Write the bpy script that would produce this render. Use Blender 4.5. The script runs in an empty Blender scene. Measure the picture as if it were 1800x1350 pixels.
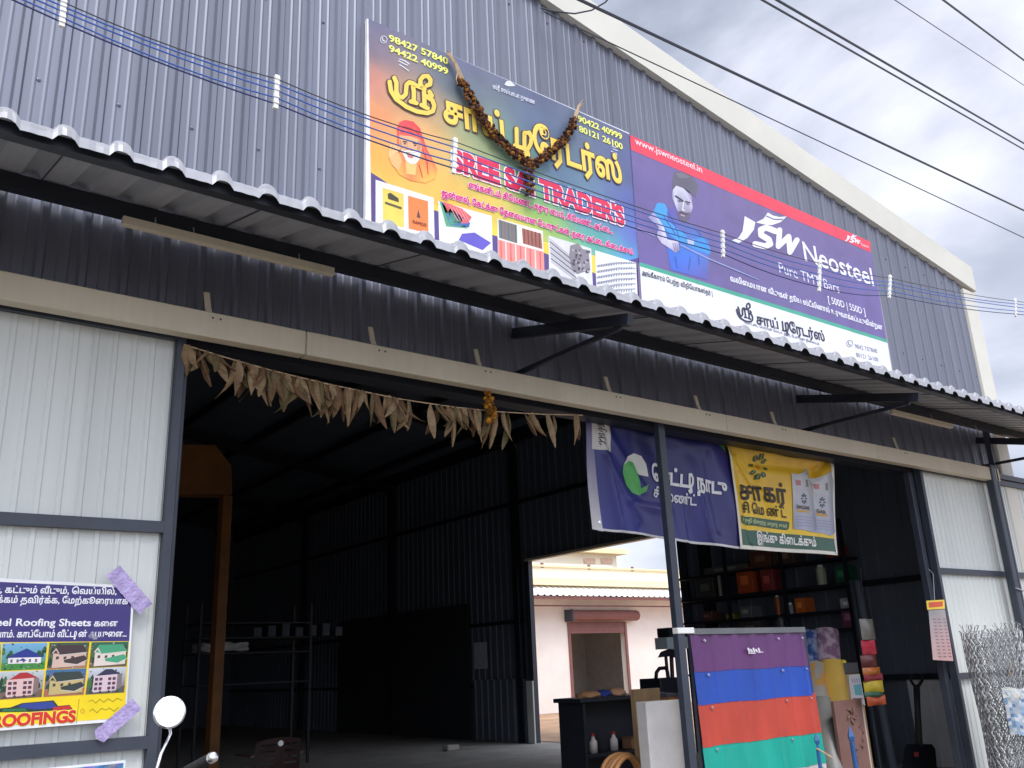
import bpy, bmesh, math, random
from mathutils import Vector, Matrix
random.seed(7)
SC = bpy.context.scene
COL = SC.collection
R = math.radians
# ------------------------------------------------------------------ camera
F = 1577.0; CX, CY = 900.0, 675.0
DX = Vector((3040-CX, 1080-CY, F)).normalized()
DZ = Vector((680-CX, -4300-CY, F)).normalized()
DZ = (DZ - DX*DX.dot(DZ)).normalized()
DY = DZ.cross(DX)
if DY.z < 0: DY = -DY
cam = bpy.data.cameras.new('camera')
cam.sensor_width = 36; cam.lens = 36*F/1800; cam.clip_start = .05; cam.clip_end = 3000
cam_ob = bpy.data.objects.new('camera', cam); COL.objects.link(cam_ob)
m3 = Matrix(((DX.x, -DX.y, -DX.z), (DY.x, -DY.y, -DY.z), (DZ.x, -DZ.y, -DZ.z)))
cam_ob.matrix_world = m3.to_4x4()
SC.camera = cam_ob
# ------------------------------------------------------------------ sky, sun, exposure
SUN_EL, SUN_AZ = 52, 205          # azimuth measured from +y (into the picture) clockwise
w = bpy.data.worlds.new('World'); SC.world = w; w.use_nodes = True
nt = w.node_tree; N = nt.nodes; L = nt.links
N.clear()
out = N.new('ShaderNodeOutputWorld')
sky = N.new('ShaderNodeTexSky'); sky.sky_type = 'NISHITA'; sky.sun_disc = False
sky.sun_elevation = R(SUN_EL); sky.sun_rotation = R(SUN_AZ)
b1 = N.new('ShaderNodeBackground'); b1.inputs[1].default_value = .09
L.new(sky.outputs[0], b1.inputs[0])
tc = N.new('ShaderNodeTexCoord')
mp = N.new('ShaderNodeMapping'); mp.inputs['Scale'].default_value = (1.0, 1.0, 1.9)
mp.inputs['Location'].default_value = (.35, 1.2, .3)
L.new(tc.outputs['Generated'], mp.inputs[0])
n1 = N.new('ShaderNodeTexNoise'); n1.inputs['Scale'].default_value = 3.2; n1.inputs['Detail'].default_value = 7; n1.inputs['Roughness'].default_value = .5; n1.inputs['Distortion'].default_value = .3
L.new(mp.outputs[0], n1.inputs[0])
cr = N.new('ShaderNodeValToRGB')
e = cr.color_ramp.elements
e[0].position = .3; e[0].color = (.27, .305, .39, 1)
e[1].position = .72; e[1].color = (.95, .96, .99, 1)
k = cr.color_ramp.elements.new(.46); k.color = (.46, .495, .60, 1)
k = cr.color_ramp.elements.new(.57); k.color = (.66, .685, .785, 1)
L.new(n1.outputs['Fac'], cr.inputs[0])
b2 = N.new('ShaderNodeBackground'); b2.inputs[1].default_value = 1.15
L.new(cr.outputs[0], b2.inputs[0])
# the cloud is brighter round the hidden sun
sd = Vector((math.sin(R(SUN_AZ))*math.cos(R(SUN_EL)), math.cos(R(SUN_AZ))*math.cos(R(SUN_EL)), math.sin(R(SUN_EL))))
vm = N.new('ShaderNodeVectorMath'); vm.operation = 'DOT_PRODUCT'; vm.inputs[1].default_value = sd
L.new(tc.outputs['Generated'], vm.inputs[0])
mr = N.new('ShaderNodeMapRange'); mr.interpolation_type = 'SMOOTHSTEP'
mr.inputs[1].default_value = .1; mr.inputs[2].default_value = 1; mr.inputs[3].default_value = 1.25; mr.inputs[4].default_value = 3.2
L.new(vm.outputs['Value'], mr.inputs[0]); L.new(mr.outputs[0], b2.inputs[1])
mx = N.new('ShaderNodeMixShader'); mx.inputs[0].default_value = .86
L.new(b1.outputs[0], mx.inputs[1]); L.new(b2.outputs[0], mx.inputs[2])
L.new(mx.outputs[0], out.inputs[0])
sun = bpy.data.lights.new('sun', 'SUN'); sun.energy = 1.5; sun.angle = R(18); sun.color = (1, .96, .9)
sun_ob = bpy.data.objects.new('sun', sun); COL.objects.link(sun_ob)
sd = Vector((math.sin(R(SUN_AZ))*math.cos(R(SUN_EL)), math.cos(R(SUN_AZ))*math.cos(R(SUN_EL)), math.sin(R(SUN_EL))))
sun_ob.rotation_euler = sd.to_track_quat('Z', 'Y').to_euler()
vs = SC.view_settings; vs.view_transform = 'Standard'; vs.look = 'None'; vs.gamma = 1; vs.exposure = .24
# ------------------------------------------------------------------ helpers
GZ = -1.36      # ground level (the eye is the origin)
def ray(u, v):
    d = (u-CX, v-CY, F)
    return Vector((DX.dot(d), DY.dot(d), DZ.dot(d)))
def at(u, v, y):
    r = ray(u, v); return r*(y/r.y)
def atx(u, v, x):
    r = ray(u, v); return r*(x/r.x)
def lin(c):
    c /= 255.0
    return c/12.92 if c <= .04045 else ((c+.055)/1.055)**2.4
def S(r, g, b, k=1.0): return (lin(r)*k, lin(g)*k, lin(b)*k)
MATS = {}
def mat(name, col, rough=.5, metal=0., var=.12, scale=6., bump=0., bscale=40., alpha=1., stretch=None, spec=.5):
    if name in MATS: return MATS[name]
    m = bpy.data.materials.new(name); m.use_nodes = True
    t = m.node_tree; p = t.nodes['Principled BSDF']
    p.inputs['Roughness'].default_value = rough; p.inputs['Metallic'].default_value = metal
    p.inputs['Specular IOR Level'].default_value = spec
    co = t.nodes.new('ShaderNodeTexCoord'); src = co.outputs['Object']
    if stretch:
        g = t.nodes.new('ShaderNodeMapping'); g.inputs['Scale'].default_value = stretch
        t.links.new(src, g.inputs[0]); src = g.outputs[0]
    no = t.nodes.new('ShaderNodeTexNoise'); no.inputs['Scale'].default_value = scale; no.inputs['Detail'].default_value = 6; no.inputs['Roughness'].default_value = .6
    t.links.new(src, no.inputs[0])
    r = t.nodes.new('ShaderNodeValToRGB')
    a, b = r.color_ramp.elements
    a.position, b.position = .3, .7
    a.color = tuple(max(0, c*(1-var)) for c in col)+(1,); b.color = tuple(min(1, c*(1+var)) for c in col)+(1,)
    t.links.new(no.outputs['Fac'], r.inputs[0]); t.links.new(r.outputs[0], p.inputs['Base Color'])
    if bump:
        n2 = t.nodes.new('ShaderNodeTexNoise'); n2.inputs['Scale'].default_value = bscale; n2.inputs['Detail'].default_value = 4
        t.links.new(src, n2.inputs[0])
        bp = t.nodes.new('ShaderNodeBump'); bp.inputs['Strength'].default_value = bump; bp.inputs['Distance'].default_value = .02
        t.links.new(n2.outputs['Fac'], bp.inputs['Height']); t.links.new(bp.outputs[0], p.inputs['Normal'])
    if alpha < 1: p.inputs['Alpha'].default_value = alpha
    MATS[name] = m
    return m
def print_mat(name='printed_vinyl', rough=.42):
    if name in MATS: return MATS[name]
    m = bpy.data.materials.new(name); m.use_nodes = True
    t = m.node_tree; p = t.nodes['Principled BSDF']; p.inputs['Roughness'].default_value = rough
    a = t.nodes.new('ShaderNodeVertexColor'); a.layer_name = 'Col'
    co = t.nodes.new('ShaderNodeTexCoord'); no = t.nodes.new('ShaderNodeTexNoise'); no.inputs['Scale'].default_value = 5; no.inputs['Detail'].default_value = 8
    t.links.new(co.outputs['Object'], no.inputs[0])
    r = t.nodes.new('ShaderNodeValToRGB'); x, y = r.color_ramp.elements
    x.position, y.position = .3, .6; x.color = (.86, .86, .85, 1); y.color = (1, 1, 1, 1)
    t.links.new(no.outputs['Fac'], r.inputs[0])
    mm = t.nodes.new('ShaderNodeMixRGB'); mm.blend_type = 'MULTIPLY'; mm.inputs[0].default_value = 1
    t.links.new(a.outputs[0], mm.inputs[1]); t.links.new(r.outputs[0], mm.inputs[2]); t.links.new(mm.outputs[0], p.inputs['Base Color'])
    MATS[name] = m
    return m
def ink(c, k=1.0):
    name = 'ink_%d_%d_%d' % c
    return mat(name, S(*c, k), rough=.45, var=.05, scale=9)
WPOS = {}
def link(o, parent=None):
    COL.objects.link(o)
    if parent is not None:
        o.parent = parent; o.matrix_parent_inverse = Matrix.Translation(-WPOS.get(parent.name, Vector((0, 0, 0))))
    return o
def thing(name, label, cat, loc, group=None, kind=None):
    o = bpy.data.objects.new(name, None); o.empty_display_size = .2; o.location = loc
    COL.objects.link(o); WPOS[o.name] = Vector(loc)
    o['label'] = label; o['category'] = cat
    if group: o['group'] = group
    if kind: o['kind'] = kind
    return o
def tag(o, label, cat, group=None):
    o['label'] = label; o['category'] = cat
    if group: o['group'] = group
    return o
def obj(name, bm, m, parent=None, smooth=False):
    me = bpy.data.meshes.new(name)
    bmesh.ops.recalc_face_normals(bm, faces=bm.faces[:])
    bm.to_mesh(me); bm.free()
    for q in (m if isinstance(m, (list, tuple)) else [m]): me.materials.append(q)
    if smooth:
        for p in me.polygons: p.use_smooth = True
    return link(bpy.data.objects.new(name, me), parent)
def box(bm, a, b, bev=0.):
    x0, x1 = sorted((a[0], b[0])); y0, y1 = sorted((a[1], b[1])); z0, z1 = sorted((a[2], b[2]))
    vs = [bm.verts.new(p) for p in ((x0,y0,z0),(x1,y0,z0),(x1,y1,z0),(x0,y1,z0),(x0,y0,z1),(x1,y0,z1),(x1,y1,z1),(x0,y1,z1))]
    fs = [bm.faces.new([vs[i] for i in q]) for q in ((3,2,1,0),(4,5,6,7),(0,1,5,4),(1,2,6,5),(2,3,7,6),(3,0,4,7))]
    if bev:
        es = {e for f in fs for e in f.edges}
        bmesh.ops.bevel(bm, geom=list(es), offset=bev, segments=1, affect='EDGES')
def B(a, b, bev=0.):
    bm = bmesh.new(); box(bm, a, b, bev); return bm
def bar(bm, p, q, wx, wz, up=(0, 0, 1)):
    p, q = Vector(p), Vector(q); d = (q-p).normalized(); u = Vector(up)
    s = d.cross(u).normalized(); t = s.cross(d)
    s *= wx/2; t *= wz/2
    vs = [bm.verts.new(c) for c in (p-s-t, p+s-t, p+s+t, p-s+t, q-s-t, q+s-t, q+s+t, q-s+t)]
    for i in ((0,1,2,3),(7,6,5,4),(0,4,5,1),(1,5,6,2),(2,6,7,3),(3,7,4,0)): bm.faces.new([vs[j] for j in i])
def tube(bm, pts, r, n=6, cap=True):
    pts = [Vector(p) for p in pts]; rings = []
    rr = r if isinstance(r, (list, tuple)) else [r]*len(pts)
    ref = Vector((0, 0, 1))
    for i, p in enumerate(pts):
        d = (pts[min(i+1, len(pts)-1)]-pts[max(i-1, 0)]).normalized()
        if abs(d.dot(ref)) > .95: ref = Vector((0, 1, 0)) if abs(d.y) < .9 else Vector((1, 0, 0))
        s = d.cross(ref).normalized(); t = s.cross(d)
        rings.append([bm.verts.new(p+(s*math.cos(a)+t*math.sin(a))*rr[i]) for a in [2*math.pi*k/n for k in range(n)]])
    for a, b in zip(rings, rings[1:]):
        for k in range(n): bm.faces.new((a[k], a[(k+1) % n], b[(k+1) % n], b[k]))
    if cap: bm.faces.new(rings[0][::-1]); bm.faces.new(rings[-1])
def lathe(bm, base, axis, prof, n=16):
    base, axis = Vector(base), Vector(axis).normalized()
    tube(bm, [base+axis*h for h, r in prof], [max(r, 1e-4) for h, r in prof], n)
def sheet(bm, xs_prof, rows):
    """rows: list of functions (x, off)->point; xs_prof: list of (x, off)"""
    g = [[bm.verts.new(f(x, o)) for x, o in xs_prof] for f in rows]
    for a, b in zip(g, g[1:]):
        for i in range(len(xs_prof)-1): bm.faces.new((a[i], a[i+1], b[i+1], b[i]))
def ribs(x0, x1, pitch, h, phase=0, tw=.03, bw=.07, minor=0.):
    """trapezoid profile, list of (x, off)"""
    out = [(x0, 0.)]; k = math.floor((x0-phase)/pitch)
    while True:
        c = phase+k*pitch; k += 1
        if c-bw/2 > x1: break
        for dx, o in ((-bw/2, 0), (-tw/2, h), (tw/2, h), (bw/2, 0)):
            if x0 < c+dx < x1: out.append((c+dx, o))
        if minor:
            for q in (.36, .64):
                for dx, o in ((-.012, 0), (0, minor), (.012, 0)):
                    if x0 < c+pitch*q+dx < x1: out.append((c+pitch*q+dx, o))
    out.append((x1, 0.)); return out
# ---- flat print: polygons traced on a plane
class Print:
    """art on a vertical surface y=const (or warped cloth); pixel outlines become geometry at the sign's own place and size"""
    def __init__(s, y, warp=None, step=.0016, sub=0):
        s.y, s.warp, s.step, s.sub = y, warp, step, sub; s.bms = {}
    def P(s, u, v, lay=0):
        p = at(u, v, s.y)
        if s.warp: p.y += s.warp(p.x, p.z)
        p.y -= lay*s.step
        return p
    def bm(s, part):
        if part not in s.bms:
            b = bmesh.new(); b.loops.layers.color.new('Col'); s.bms[part] = b
        return s.bms[part]
    def poly(s, part, pts, c, lay=1, k=1.0):
        b = s.bm(part); cl = b.loops.layers.color['Col']
        col = c if isinstance(c, list) else [c]*len(pts)
        t = bmesh.new(); tl = t.loops.layers.color.new('Col')
        vs = [t.verts.new(at(u, v, s.y)) for u, v in pts]
        f = t.faces.new(vs)
        for lp, cc in zip(f.loops, col): lp[tl] = tuple(x/255 for x in cc)+(1,)
        bmesh.ops.triangulate(t, faces=[f])
        if s.sub:
            for _ in range(6):
                es = [e for e in t.edges if e.calc_length() > s.sub]
                if not es: break
                bmesh.ops.subdivide_edges(t, edges=es, cuts=1)
                bmesh.ops.triangulate(t, faces=t.faces[:])
        mp = {}
        for v in t.verts:
            p = v.co.copy()
            if s.warp: p.y += s.warp(p.x, p.z)
            p.y -= lay*s.step
            mp[v] = b.verts.new(p)
        for f in t.faces:
            nf = b.faces.new([mp[v] for v in f.verts])
            for a, q in zip(nf.loops, f.loops): a[cl] = q[tl]
        t.free()
    def stroke(s, part, pts, wd, c, lay=2, closed=False):
        pts = [Vector(p) for p in pts]
        if closed: pts.append(pts[0])
        l = lay
        for i, p in enumerate(pts):
            wv = wd[i] if isinstance(wd, (list, tuple)) else wd
            l += .06
            s.poly(part, [(p.x+math.cos(a)*wv/2, p.y+math.sin(a)*wv/2) for a in [k*math.pi/5 for k in range(10)]], c, l)
            if i+1 < len(pts):
                q = pts[i+1]; d = (q-p)
                if d.length < 1e-6: continue
                n = Vector((-d.y, d.x)).normalized()
                w2 = wd[i+1] if isinstance(wd, (list, tuple)) else wd
                l += .06
                s.poly(part, [tuple(p+n*wv/2), tuple(q+n*w2/2), tuple(q-n*w2/2), tuple(p-n*wv/2)], c, l)
    def grid(s, part, quad, fn, nu, nv, lay=0, top=None):
        """quad TL TR BR BL in pixels; fn(s,t)->rgb"""
        b = s.bm(part); cl = b.loops.layers.color['Col']
        TL, TR, BR, BL = [s.P(u, v, 0) if not s.warp else at(u, v, s.y) for u, v in quad]
        g = []
        for j in range(nv+1):
            row = []; t = j/nv
            for i in range(nu+1):
                u = i/nu; p = (TL*(1-u)+TR*u)*(1-t)+(BL*(1-u)+BR*u)*t
                if top: p.z -= top(u)*(1-t)
                if s.warp: p.y += s.warp(p.x, p.z)
                p.y -= lay*s.step
                row.append((b.verts.new(p), fn(u, t)))
            g.append(row)
        for j in range(nv):
            for i in range(nu):
                q = (g[j][i], g[j][i+1], g[j+1][i+1], g[j+1][i])
                f = b.faces.new([x[0] for x in q])
                for lp, x in zip(f.loops, q): lp[cl] = tuple(c/255 for c in x[1])+(1,)
    def done(s, parent, m=None):
        res = {}
        for n, b in s.bms.items():
            me = bpy.data.meshes.new(n); b.to_mesh(me); b.free(); me.materials.append(m or print_mat())
            res[n] = link(bpy.data.objects.new(n, me), parent)
        return res
# ---- lettering
PRE = 'ெேை'
def vis(s):
    out = []
    for ch in s:
        if ch in PRE and out:
            out.insert(len(out)-1, ch)
        elif ch in 'ொோ' and out:
            out.insert(len(out)-1, 'ெ' if ch == 'ொ' else 'ே'); out.append('ா')
        else: out.append(ch)
    return ''.join(out)
TXT = {}
def raw(body, bold, shear=0.):
    c = bpy.data.curves.new('lettering', 'FONT'); c.body = vis(body); c.size = 1; c.bevel_depth = bold; c.bevel_resolution = 0; c.resolution_u = 4; c.shear = shear
    o = bpy.data.objects.new('lettering', c); COL.objects.link(o)
    bpy.context.view_layer.update()
    me = bpy.data.meshes.new_from_object(o.evaluated_get(bpy.context.evaluated_depsgraph_get()))
    bpy.data.objects.remove(o); bpy.data.curves.remove(c)
    vv = [v.co.copy() for v in me.vertices]; ff = [list(p.vertices) for p in me.polygons]
    bpy.data.meshes.remove(me)
    return vv, ff
def pen(vv, ff, pts, wd):
    """a pen stroke of width wd through pts, appended to a glyph mesh"""
    for i, (a, b) in enumerate(zip(pts, pts[1:])):
        a, b = Vector((*a, .001+i*.0001)), Vector((*b, .001+i*.0001)); d = (b-a).normalized(); n = Vector((-d.y, d.x, 0))*wd/2; e_ = d*wd*.25
        k = len(vv); vv += [a-e_+n, b+e_+n, b+e_-n, a-e_-n]; ff.append([k, k+1, k+2, k+3])
LIG = {'டி': [[(.03, .64), (.03, .05), (.14, -.07), (.17, -.18), (.08, -.24), (0, -.15)], [(-.02, .04), (.05, .04)], [(.03, .62), (.18, .64), (.28, .48), (.27, .25), (.17, .08), (.05, .03)]]}
def glyphs(body, bold, shear=0.):
    key = (body, bold, shear)
    if key not in TXT:
        s = body; spots = []
        for lg_ in LIG:
            while lg_ in s:
                i = s.index(lg_); s = s[:i]+'ட  '+s[i+2:]; spots.append((i, lg_))
        vv, ff = raw(s, bold, shear)
        for i, lg_ in spots:
            pv, _ = raw(s[:i]+'ட', 0., shear); x1 = max(v.x for v in pv)
            for path in LIG[lg_]: pen(vv, ff, [(x1+a, b_) for a, b_ in path], .07+2*bold)
        TXT[key] = (vv, ff)
    return TXT[key]
def refh(tamil):
    vv, _ = glyphs('ட' if tamil else 'E', 0.)
    return max(v.y for v in vv)-min(v.y for v in vv)
def text(pr, part, body, A, Bp, h, c, lay=3, bold=.02, parent=None, outline=None, ow=.05, shear=0.):
    """body set from pixel A (baseline, left) to pixel Bp (baseline, right), letter height h pixels at A"""
    tamil = any('\u0b80' <= ch <= '\u0bff' for ch in body)
    A3, B3 = at(*A, pr.y), at(*Bp, pr.y)
    ux = (B3-A3); Ln = ux.length; ux.normalize()
    hh = abs((at(A[0], A[1]-h, pr.y)-A3).z)
    uz = Vector((-ux.z, 0, ux.x))
    vv, ff = glyphs(body, bold, shear)
    x0 = min(v.x for v in vv)+bold; x1 = max(v.x for v in vv)-bold
    sx = Ln/(x1-x0); sy = hh/refh(tamil)
    def build(bd, lay, col, nm):
        vv, ff = glyphs(body, bd, shear)
        zs = [v.z for v in vv]; zr = max(max(zs), 1e-6)
        bm = bmesh.new(); nv = []
        for v in vv:
            p = A3+ux*((v.x-x0)*sx)+uz*(v.y*sy)
            if pr.warp: p.y += pr.warp(p.x, p.z)
            p.y -= lay*pr.step+.0012*v.z/zr
            nv.append(bm.verts.new(p))
        for f in ff:
            try: bm.faces.new([nv[i] for i in f])
            except ValueError: pass
        me = bpy.data.meshes.new(nm); bm.to_mesh(me); bm.free(); me.materials.append(ink(col))
        return link(bpy.data.objects.new(nm, me), parent)
    o = build(bold, lay, c, part)
    if outline: build(bold+ow, lay-1, outline, part+'_outline')
    return o
def idw(pts):
    def f(u, t):
        W = 0; c = [0, 0, 0]
        for (pu, pt, col) in pts:
            k = 1/((u-pu)**2+(t-pt)**2+.004)**1.6; W += k
            for i in range(3): c[i] += k*col[i]
        return tuple(x/W for x in c)
    return f
# ------------------------------------------------------------------ common materials
M_DARK = mat('dark_blue_grey_steel', S(58, 64, 76), .45, 0, .15, 5)
M_BLACK = mat('black_steel', S(27, 31, 42), .5, 0, .2, 5)
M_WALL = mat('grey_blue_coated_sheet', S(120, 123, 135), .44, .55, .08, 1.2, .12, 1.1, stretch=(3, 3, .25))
def sheetwise(m, wid, amt):
    # each cladding sheet weathers a little differently
    t = m.node_tree; p = t.nodes['Principled BSDF']; src = p.inputs['Base Color'].links[0].from_socket
    co = t.nodes.new('ShaderNodeTexCoord'); sx = t.nodes.new('ShaderNodeSeparateXYZ'); t.links.new(co.outputs['Object'], sx.inputs[0])
    d = t.nodes.new('ShaderNodeMath'); d.operation = 'DIVIDE'; d.inputs[1].default_value = wid; t.links.new(sx.outputs[0], d.inputs[0])
    f = t.nodes.new('ShaderNodeMath'); f.operation = 'FLOOR'; t.links.new(d.outputs[0], f.inputs[0])
    w_ = t.nodes.new('ShaderNodeTexWhiteNoise'); w_.noise_dimensions = '1D'; t.links.new(f.outputs[0], w_.inputs['W'])
    # rain streaks
    mp_ = t.nodes.new('ShaderNodeMapping'); mp_.inputs['Scale'].default_value = (26, 26, .5); t.links.new(co.outputs['Object'], mp_.inputs[0])
    n_ = t.nodes.new('ShaderNodeTexNoise'); n_.inputs['Scale'].default_value = 1; n_.inputs['Detail'].default_value = 5; t.links.new(mp_.outputs[0], n_.inputs[0])
    s_ = t.nodes.new('ShaderNodeMath'); s_.operation = 'MULTIPLY_ADD'; s_.inputs[1].default_value = amt*2.2; t.links.new(n_.outputs['Fac'], s_.inputs[0])
    r_ = t.nodes.new('ShaderNodeMapRange'); r_.inputs[3].default_value = 1-2.1*amt; r_.inputs[4].default_value = 1-amt*.6; t.links.new(w_.outputs['Value'], r_.inputs[0]); t.links.new(r_.outputs[0], s_.inputs[2])
    mm = t.nodes.new('ShaderNodeMixRGB'); mm.blend_type = 'MULTIPLY'; mm.inputs[0].default_value = 1; t.links.new(src, mm.inputs[1]); t.links.new(s_.outputs[0], mm.inputs[2]); t.links.new(mm.outputs[0], p.inputs['Base Color'])
sheetwise(M_WALL, 1.08, .10)
M_CREAM = mat('cream_coated_sheet', S(204, 194, 172), .5, 0, .08, 1.5); sheetwise(M_CREAM, 2.1, .07)
M_TRIM = mat('pale_flashing', S(214, 212, 200), .45, 0, .06, 1.2)
M_WHITE = mat('white_coated_sheet', S(216, 220, 215), .42, 0, .06, .8, stretch=(2, 2, .4)); sheetwise(M_WHITE, 1.0, .05)
M_GALV = mat('pale_grey_coated_sheet', S(162, 163, 168), .38, .1, .10, 2)
M_SOFF = M_GALV
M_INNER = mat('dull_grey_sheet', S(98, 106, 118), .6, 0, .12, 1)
M_CONC = mat('concrete', S(172, 168, 160), .8, 0, .2, 1.5, .3, 20)
M_SOIL = mat('sandy_soil', S(124, 116, 107), .95, 0, .28, .9, .6, 9)
M_WOOD = mat('raw_timber', S(170, 138, 100), .7, 0, .25, 3, .2, 20, stretch=(6, 6, .6))
M_RUST = mat('orange_painted_steel', S(128, 80, 30), .6, 0, .3, 3)
M_CHROME = mat('chrome', (.8, .8, .82), .12, 1, .03)
M_RUB = mat('black_rubber', S(30, 30, 31), .7, 0, .2, 20)
M_WPLA = mat('white_plastic', S(235, 235, 232), .5, 0, .06, 12)
# ------------------------------------------------------------------ setting
def struct(name, bm, m):
    o = obj(name, bm, m); o['kind'] = 'structure'; o['label'] = name.replace('_', ' '); return o
bm = bmesh.new()
bmesh.ops.create_grid(bm, x_segments=60, y_segments=60, size=900)
for v in bm.verts: v.co.z = GZ-.012
struct('ground', bm, M_SOIL)
bm = bmesh.new(); bmesh.ops.create_grid(bm, x_segments=2, y_segments=2, size=1)
for v in bm.verts: v.co = Vector((24+12.3*v.co.x, 15+14*v.co.y, GZ-.006))
struct('yard', bm, mat('reddish_sand', S(186, 152, 122), .95, 0, .25, 1.2, .6, 7))
# ------------------------------------------------------------------ the shed
PK = 1.5          # ridge x
def ztop(x): return 5.69-.156*(abs(x-PK)-3.0)
XL, XR, YF, YB = -8.5, 11.48, 5.0, 30.0
struct('shop_floor', B((XL, YF-.05, GZ-.1), (XR, YB, GZ)), M_CONC)
shed = thing('steel_shed', 'large grey blue corrugated steel shed with an open front, cream flashing and canopy', 'shed', (PK, YF, GZ))
bm = bmesh.new()
prof = ribs(XL, XR, .2165, .022, phase=.49, tw=.03, bw=.056, minor=.005)
def wallrow(zf): return lambda x, o: Vector((x, YF-o, zf(x)))
sheet(bm, prof, [wallrow(lambda x: 1.96), wallrow(lambda x: ztop(x))])
for zr in (2.1, 3.3, 4.5, 5.5):
    for k in range(-40, 56):
        x = .49+k*.2165+.1
        if k % 2 == 0 and XL < x < XR and zr < ztop(x)-.1: lathe(bm, (x, YF-.001, zr), (0, -1, 0), ((0, .012), (.004, .012), (.005, .007), (.01, .006)), 6)
front = obj('front_wall', bm, M_WALL, shed)
# roof flashing and corner trim
bm = bmesh.new()
for s in (-1, 1):
    xe = XR+.3 if s > 0 else 2*PK-XR-.3
    a = (PK, ztop(PK)); b = (xe, ztop(xe))
    y0, y1 = YF-.07, YF+.05
    vs = []
    for y in (y0, y1):
        for (x, z) in ((a[0], a[1]-.02), (b[0], b[1]-.02), (b[0], b[1]+.33), (a[0], a[1]+.33)): vs.append(bm.verts.new((x, y, z)))
    for q in ((0,1,2,3),(7,6,5,4),(0,4,5,1),(1,5,6,2),(2,6,7,3),(3,7,4,0)): bm.faces.new([vs[i] for i in q])
obj('roof_flashing', bm, M_TRIM, shed)
obj('corner_trim', B((XR-.01, YF-.045, GZ), (XR+.3, YF+.25, ztop(XR+.3)-.03), .012), M_TRIM, shed)
# roof
bm = bmesh.new()
for s in (-1, 1):
    xe = PK+s*(XR-PK+.2)
    n = 60
    rows = []
    for y in (YF+.05, YB+.2):
        rows.append([bm.verts.new((PK+(xe-PK)*i/n, y, ztop(PK+(xe-PK)*i/n)+.06+(.03 if i % 4 == 0 else 0))) for i in range(n+1)])
    for i in range(n): bm.faces.new((rows[0][i], rows[0][i+1], rows[1][i+1], rows[1][i]))
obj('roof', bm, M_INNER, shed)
# purlins, rafters, posts
for i in range(-6, 7):
    if i == 0: continue
    x = PK+i*1.5
    obj('purlin', B((x-.03, YF+.1, ztop(x)-.1), (x+.03, YB, ztop(x)+.04)), M_BLACK, shed)
for y in (9.6, 14.5, 19.5, 24.5):
    bm = bmesh.new()
    for s in (-1, 1):
        bar(bm, (PK, y, ztop(PK)-.22), (PK+s*(XR-.2-PK), y, ztop(XR-.2)-.22), .12, .2)
    obj('rafter', bm, M_BLACK, shed)
    obj('post', B((XR-.32, y-.08, GZ), (XR-.2, y+.08, ztop(XR)-.2)), M_BLACK, shed)
    obj('post', B((XL+.12, y-.08, GZ), (XL+.24, y+.08, ztop(XL)-.2)), M_BLACK, shed)
# side and back walls (right wall with a doorway y 10.2..14.15, z up to 2.03)
def side(x, y0, y1, z0, z1f, sgn, bm):
    pr = ribs(y0, y1, .2165, .022, tw=.032, bw=.062)
    sheet(bm, pr, [lambda y, o: Vector((x+sgn*o, y, z0)), lambda y, o: Vector((x+sgn*o, y, z1f))])
bm = bmesh.new(); XW = 11.3
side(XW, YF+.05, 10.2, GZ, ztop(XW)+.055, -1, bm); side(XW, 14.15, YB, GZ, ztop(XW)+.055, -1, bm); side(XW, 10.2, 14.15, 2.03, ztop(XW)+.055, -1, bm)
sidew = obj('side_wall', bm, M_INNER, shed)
obj('doorway_jamb', B((XW-.05, 14.15, GZ), (XW+.05, 14.3, 2.08)), M_DARK, sidew)
obj('doorway_jamb', B((XW-.05, 10.05, GZ), (XW+.05, 10.2, 2.08)), M_DARK, sidew)
obj('doorway_flashing', B((XW-.075, 10.1, 2.02), (XW+.07, 14.25, 2.07)), M_CREAM, sidew)
for z in (.85, 3.2, -.35):
    for (y0, y1) in (((YF+.2, 10.05), (14.3, YB-.1)) if z < 2 else ((YF+.2, YB-.1),)):
        obj('wall_rail', B((XW-.1, y0, z), (XW-.032, y1, z+.07)), M_BLACK, sidew)
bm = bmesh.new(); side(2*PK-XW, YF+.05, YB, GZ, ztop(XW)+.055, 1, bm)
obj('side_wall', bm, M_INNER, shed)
for x in (XW-.2, 2*PK-XW+.1): obj('eave_light_stop', B((x, YF+.1, ztop(x)-.2), (x+.1, YB, ztop(x)+.09)), M_BLACK, shed)  # added closure boxes, block daylight leaking in between side walls and roof
bm = bmesh.new()
oa, ob = at(296, 789, YB), at(406, 830, YB)
def bw(x0, x1, z0, z1): box(bm, (x0, YB, z0), (x1, YB+.05, z1))
bw(XL, oa.x, GZ, 4.7); bw(ob.x, XR, GZ, 4.7); bw(oa.x, ob.x, GZ, ob.z); bw(oa.x, ob.x, oa.z, 7.2)
bw(XL, oa.x, 4.7, 7.0); bw(ob.x, XR, 4.7, 7.0)
obj('back_wall', bm, M_INNER, shed)
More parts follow.
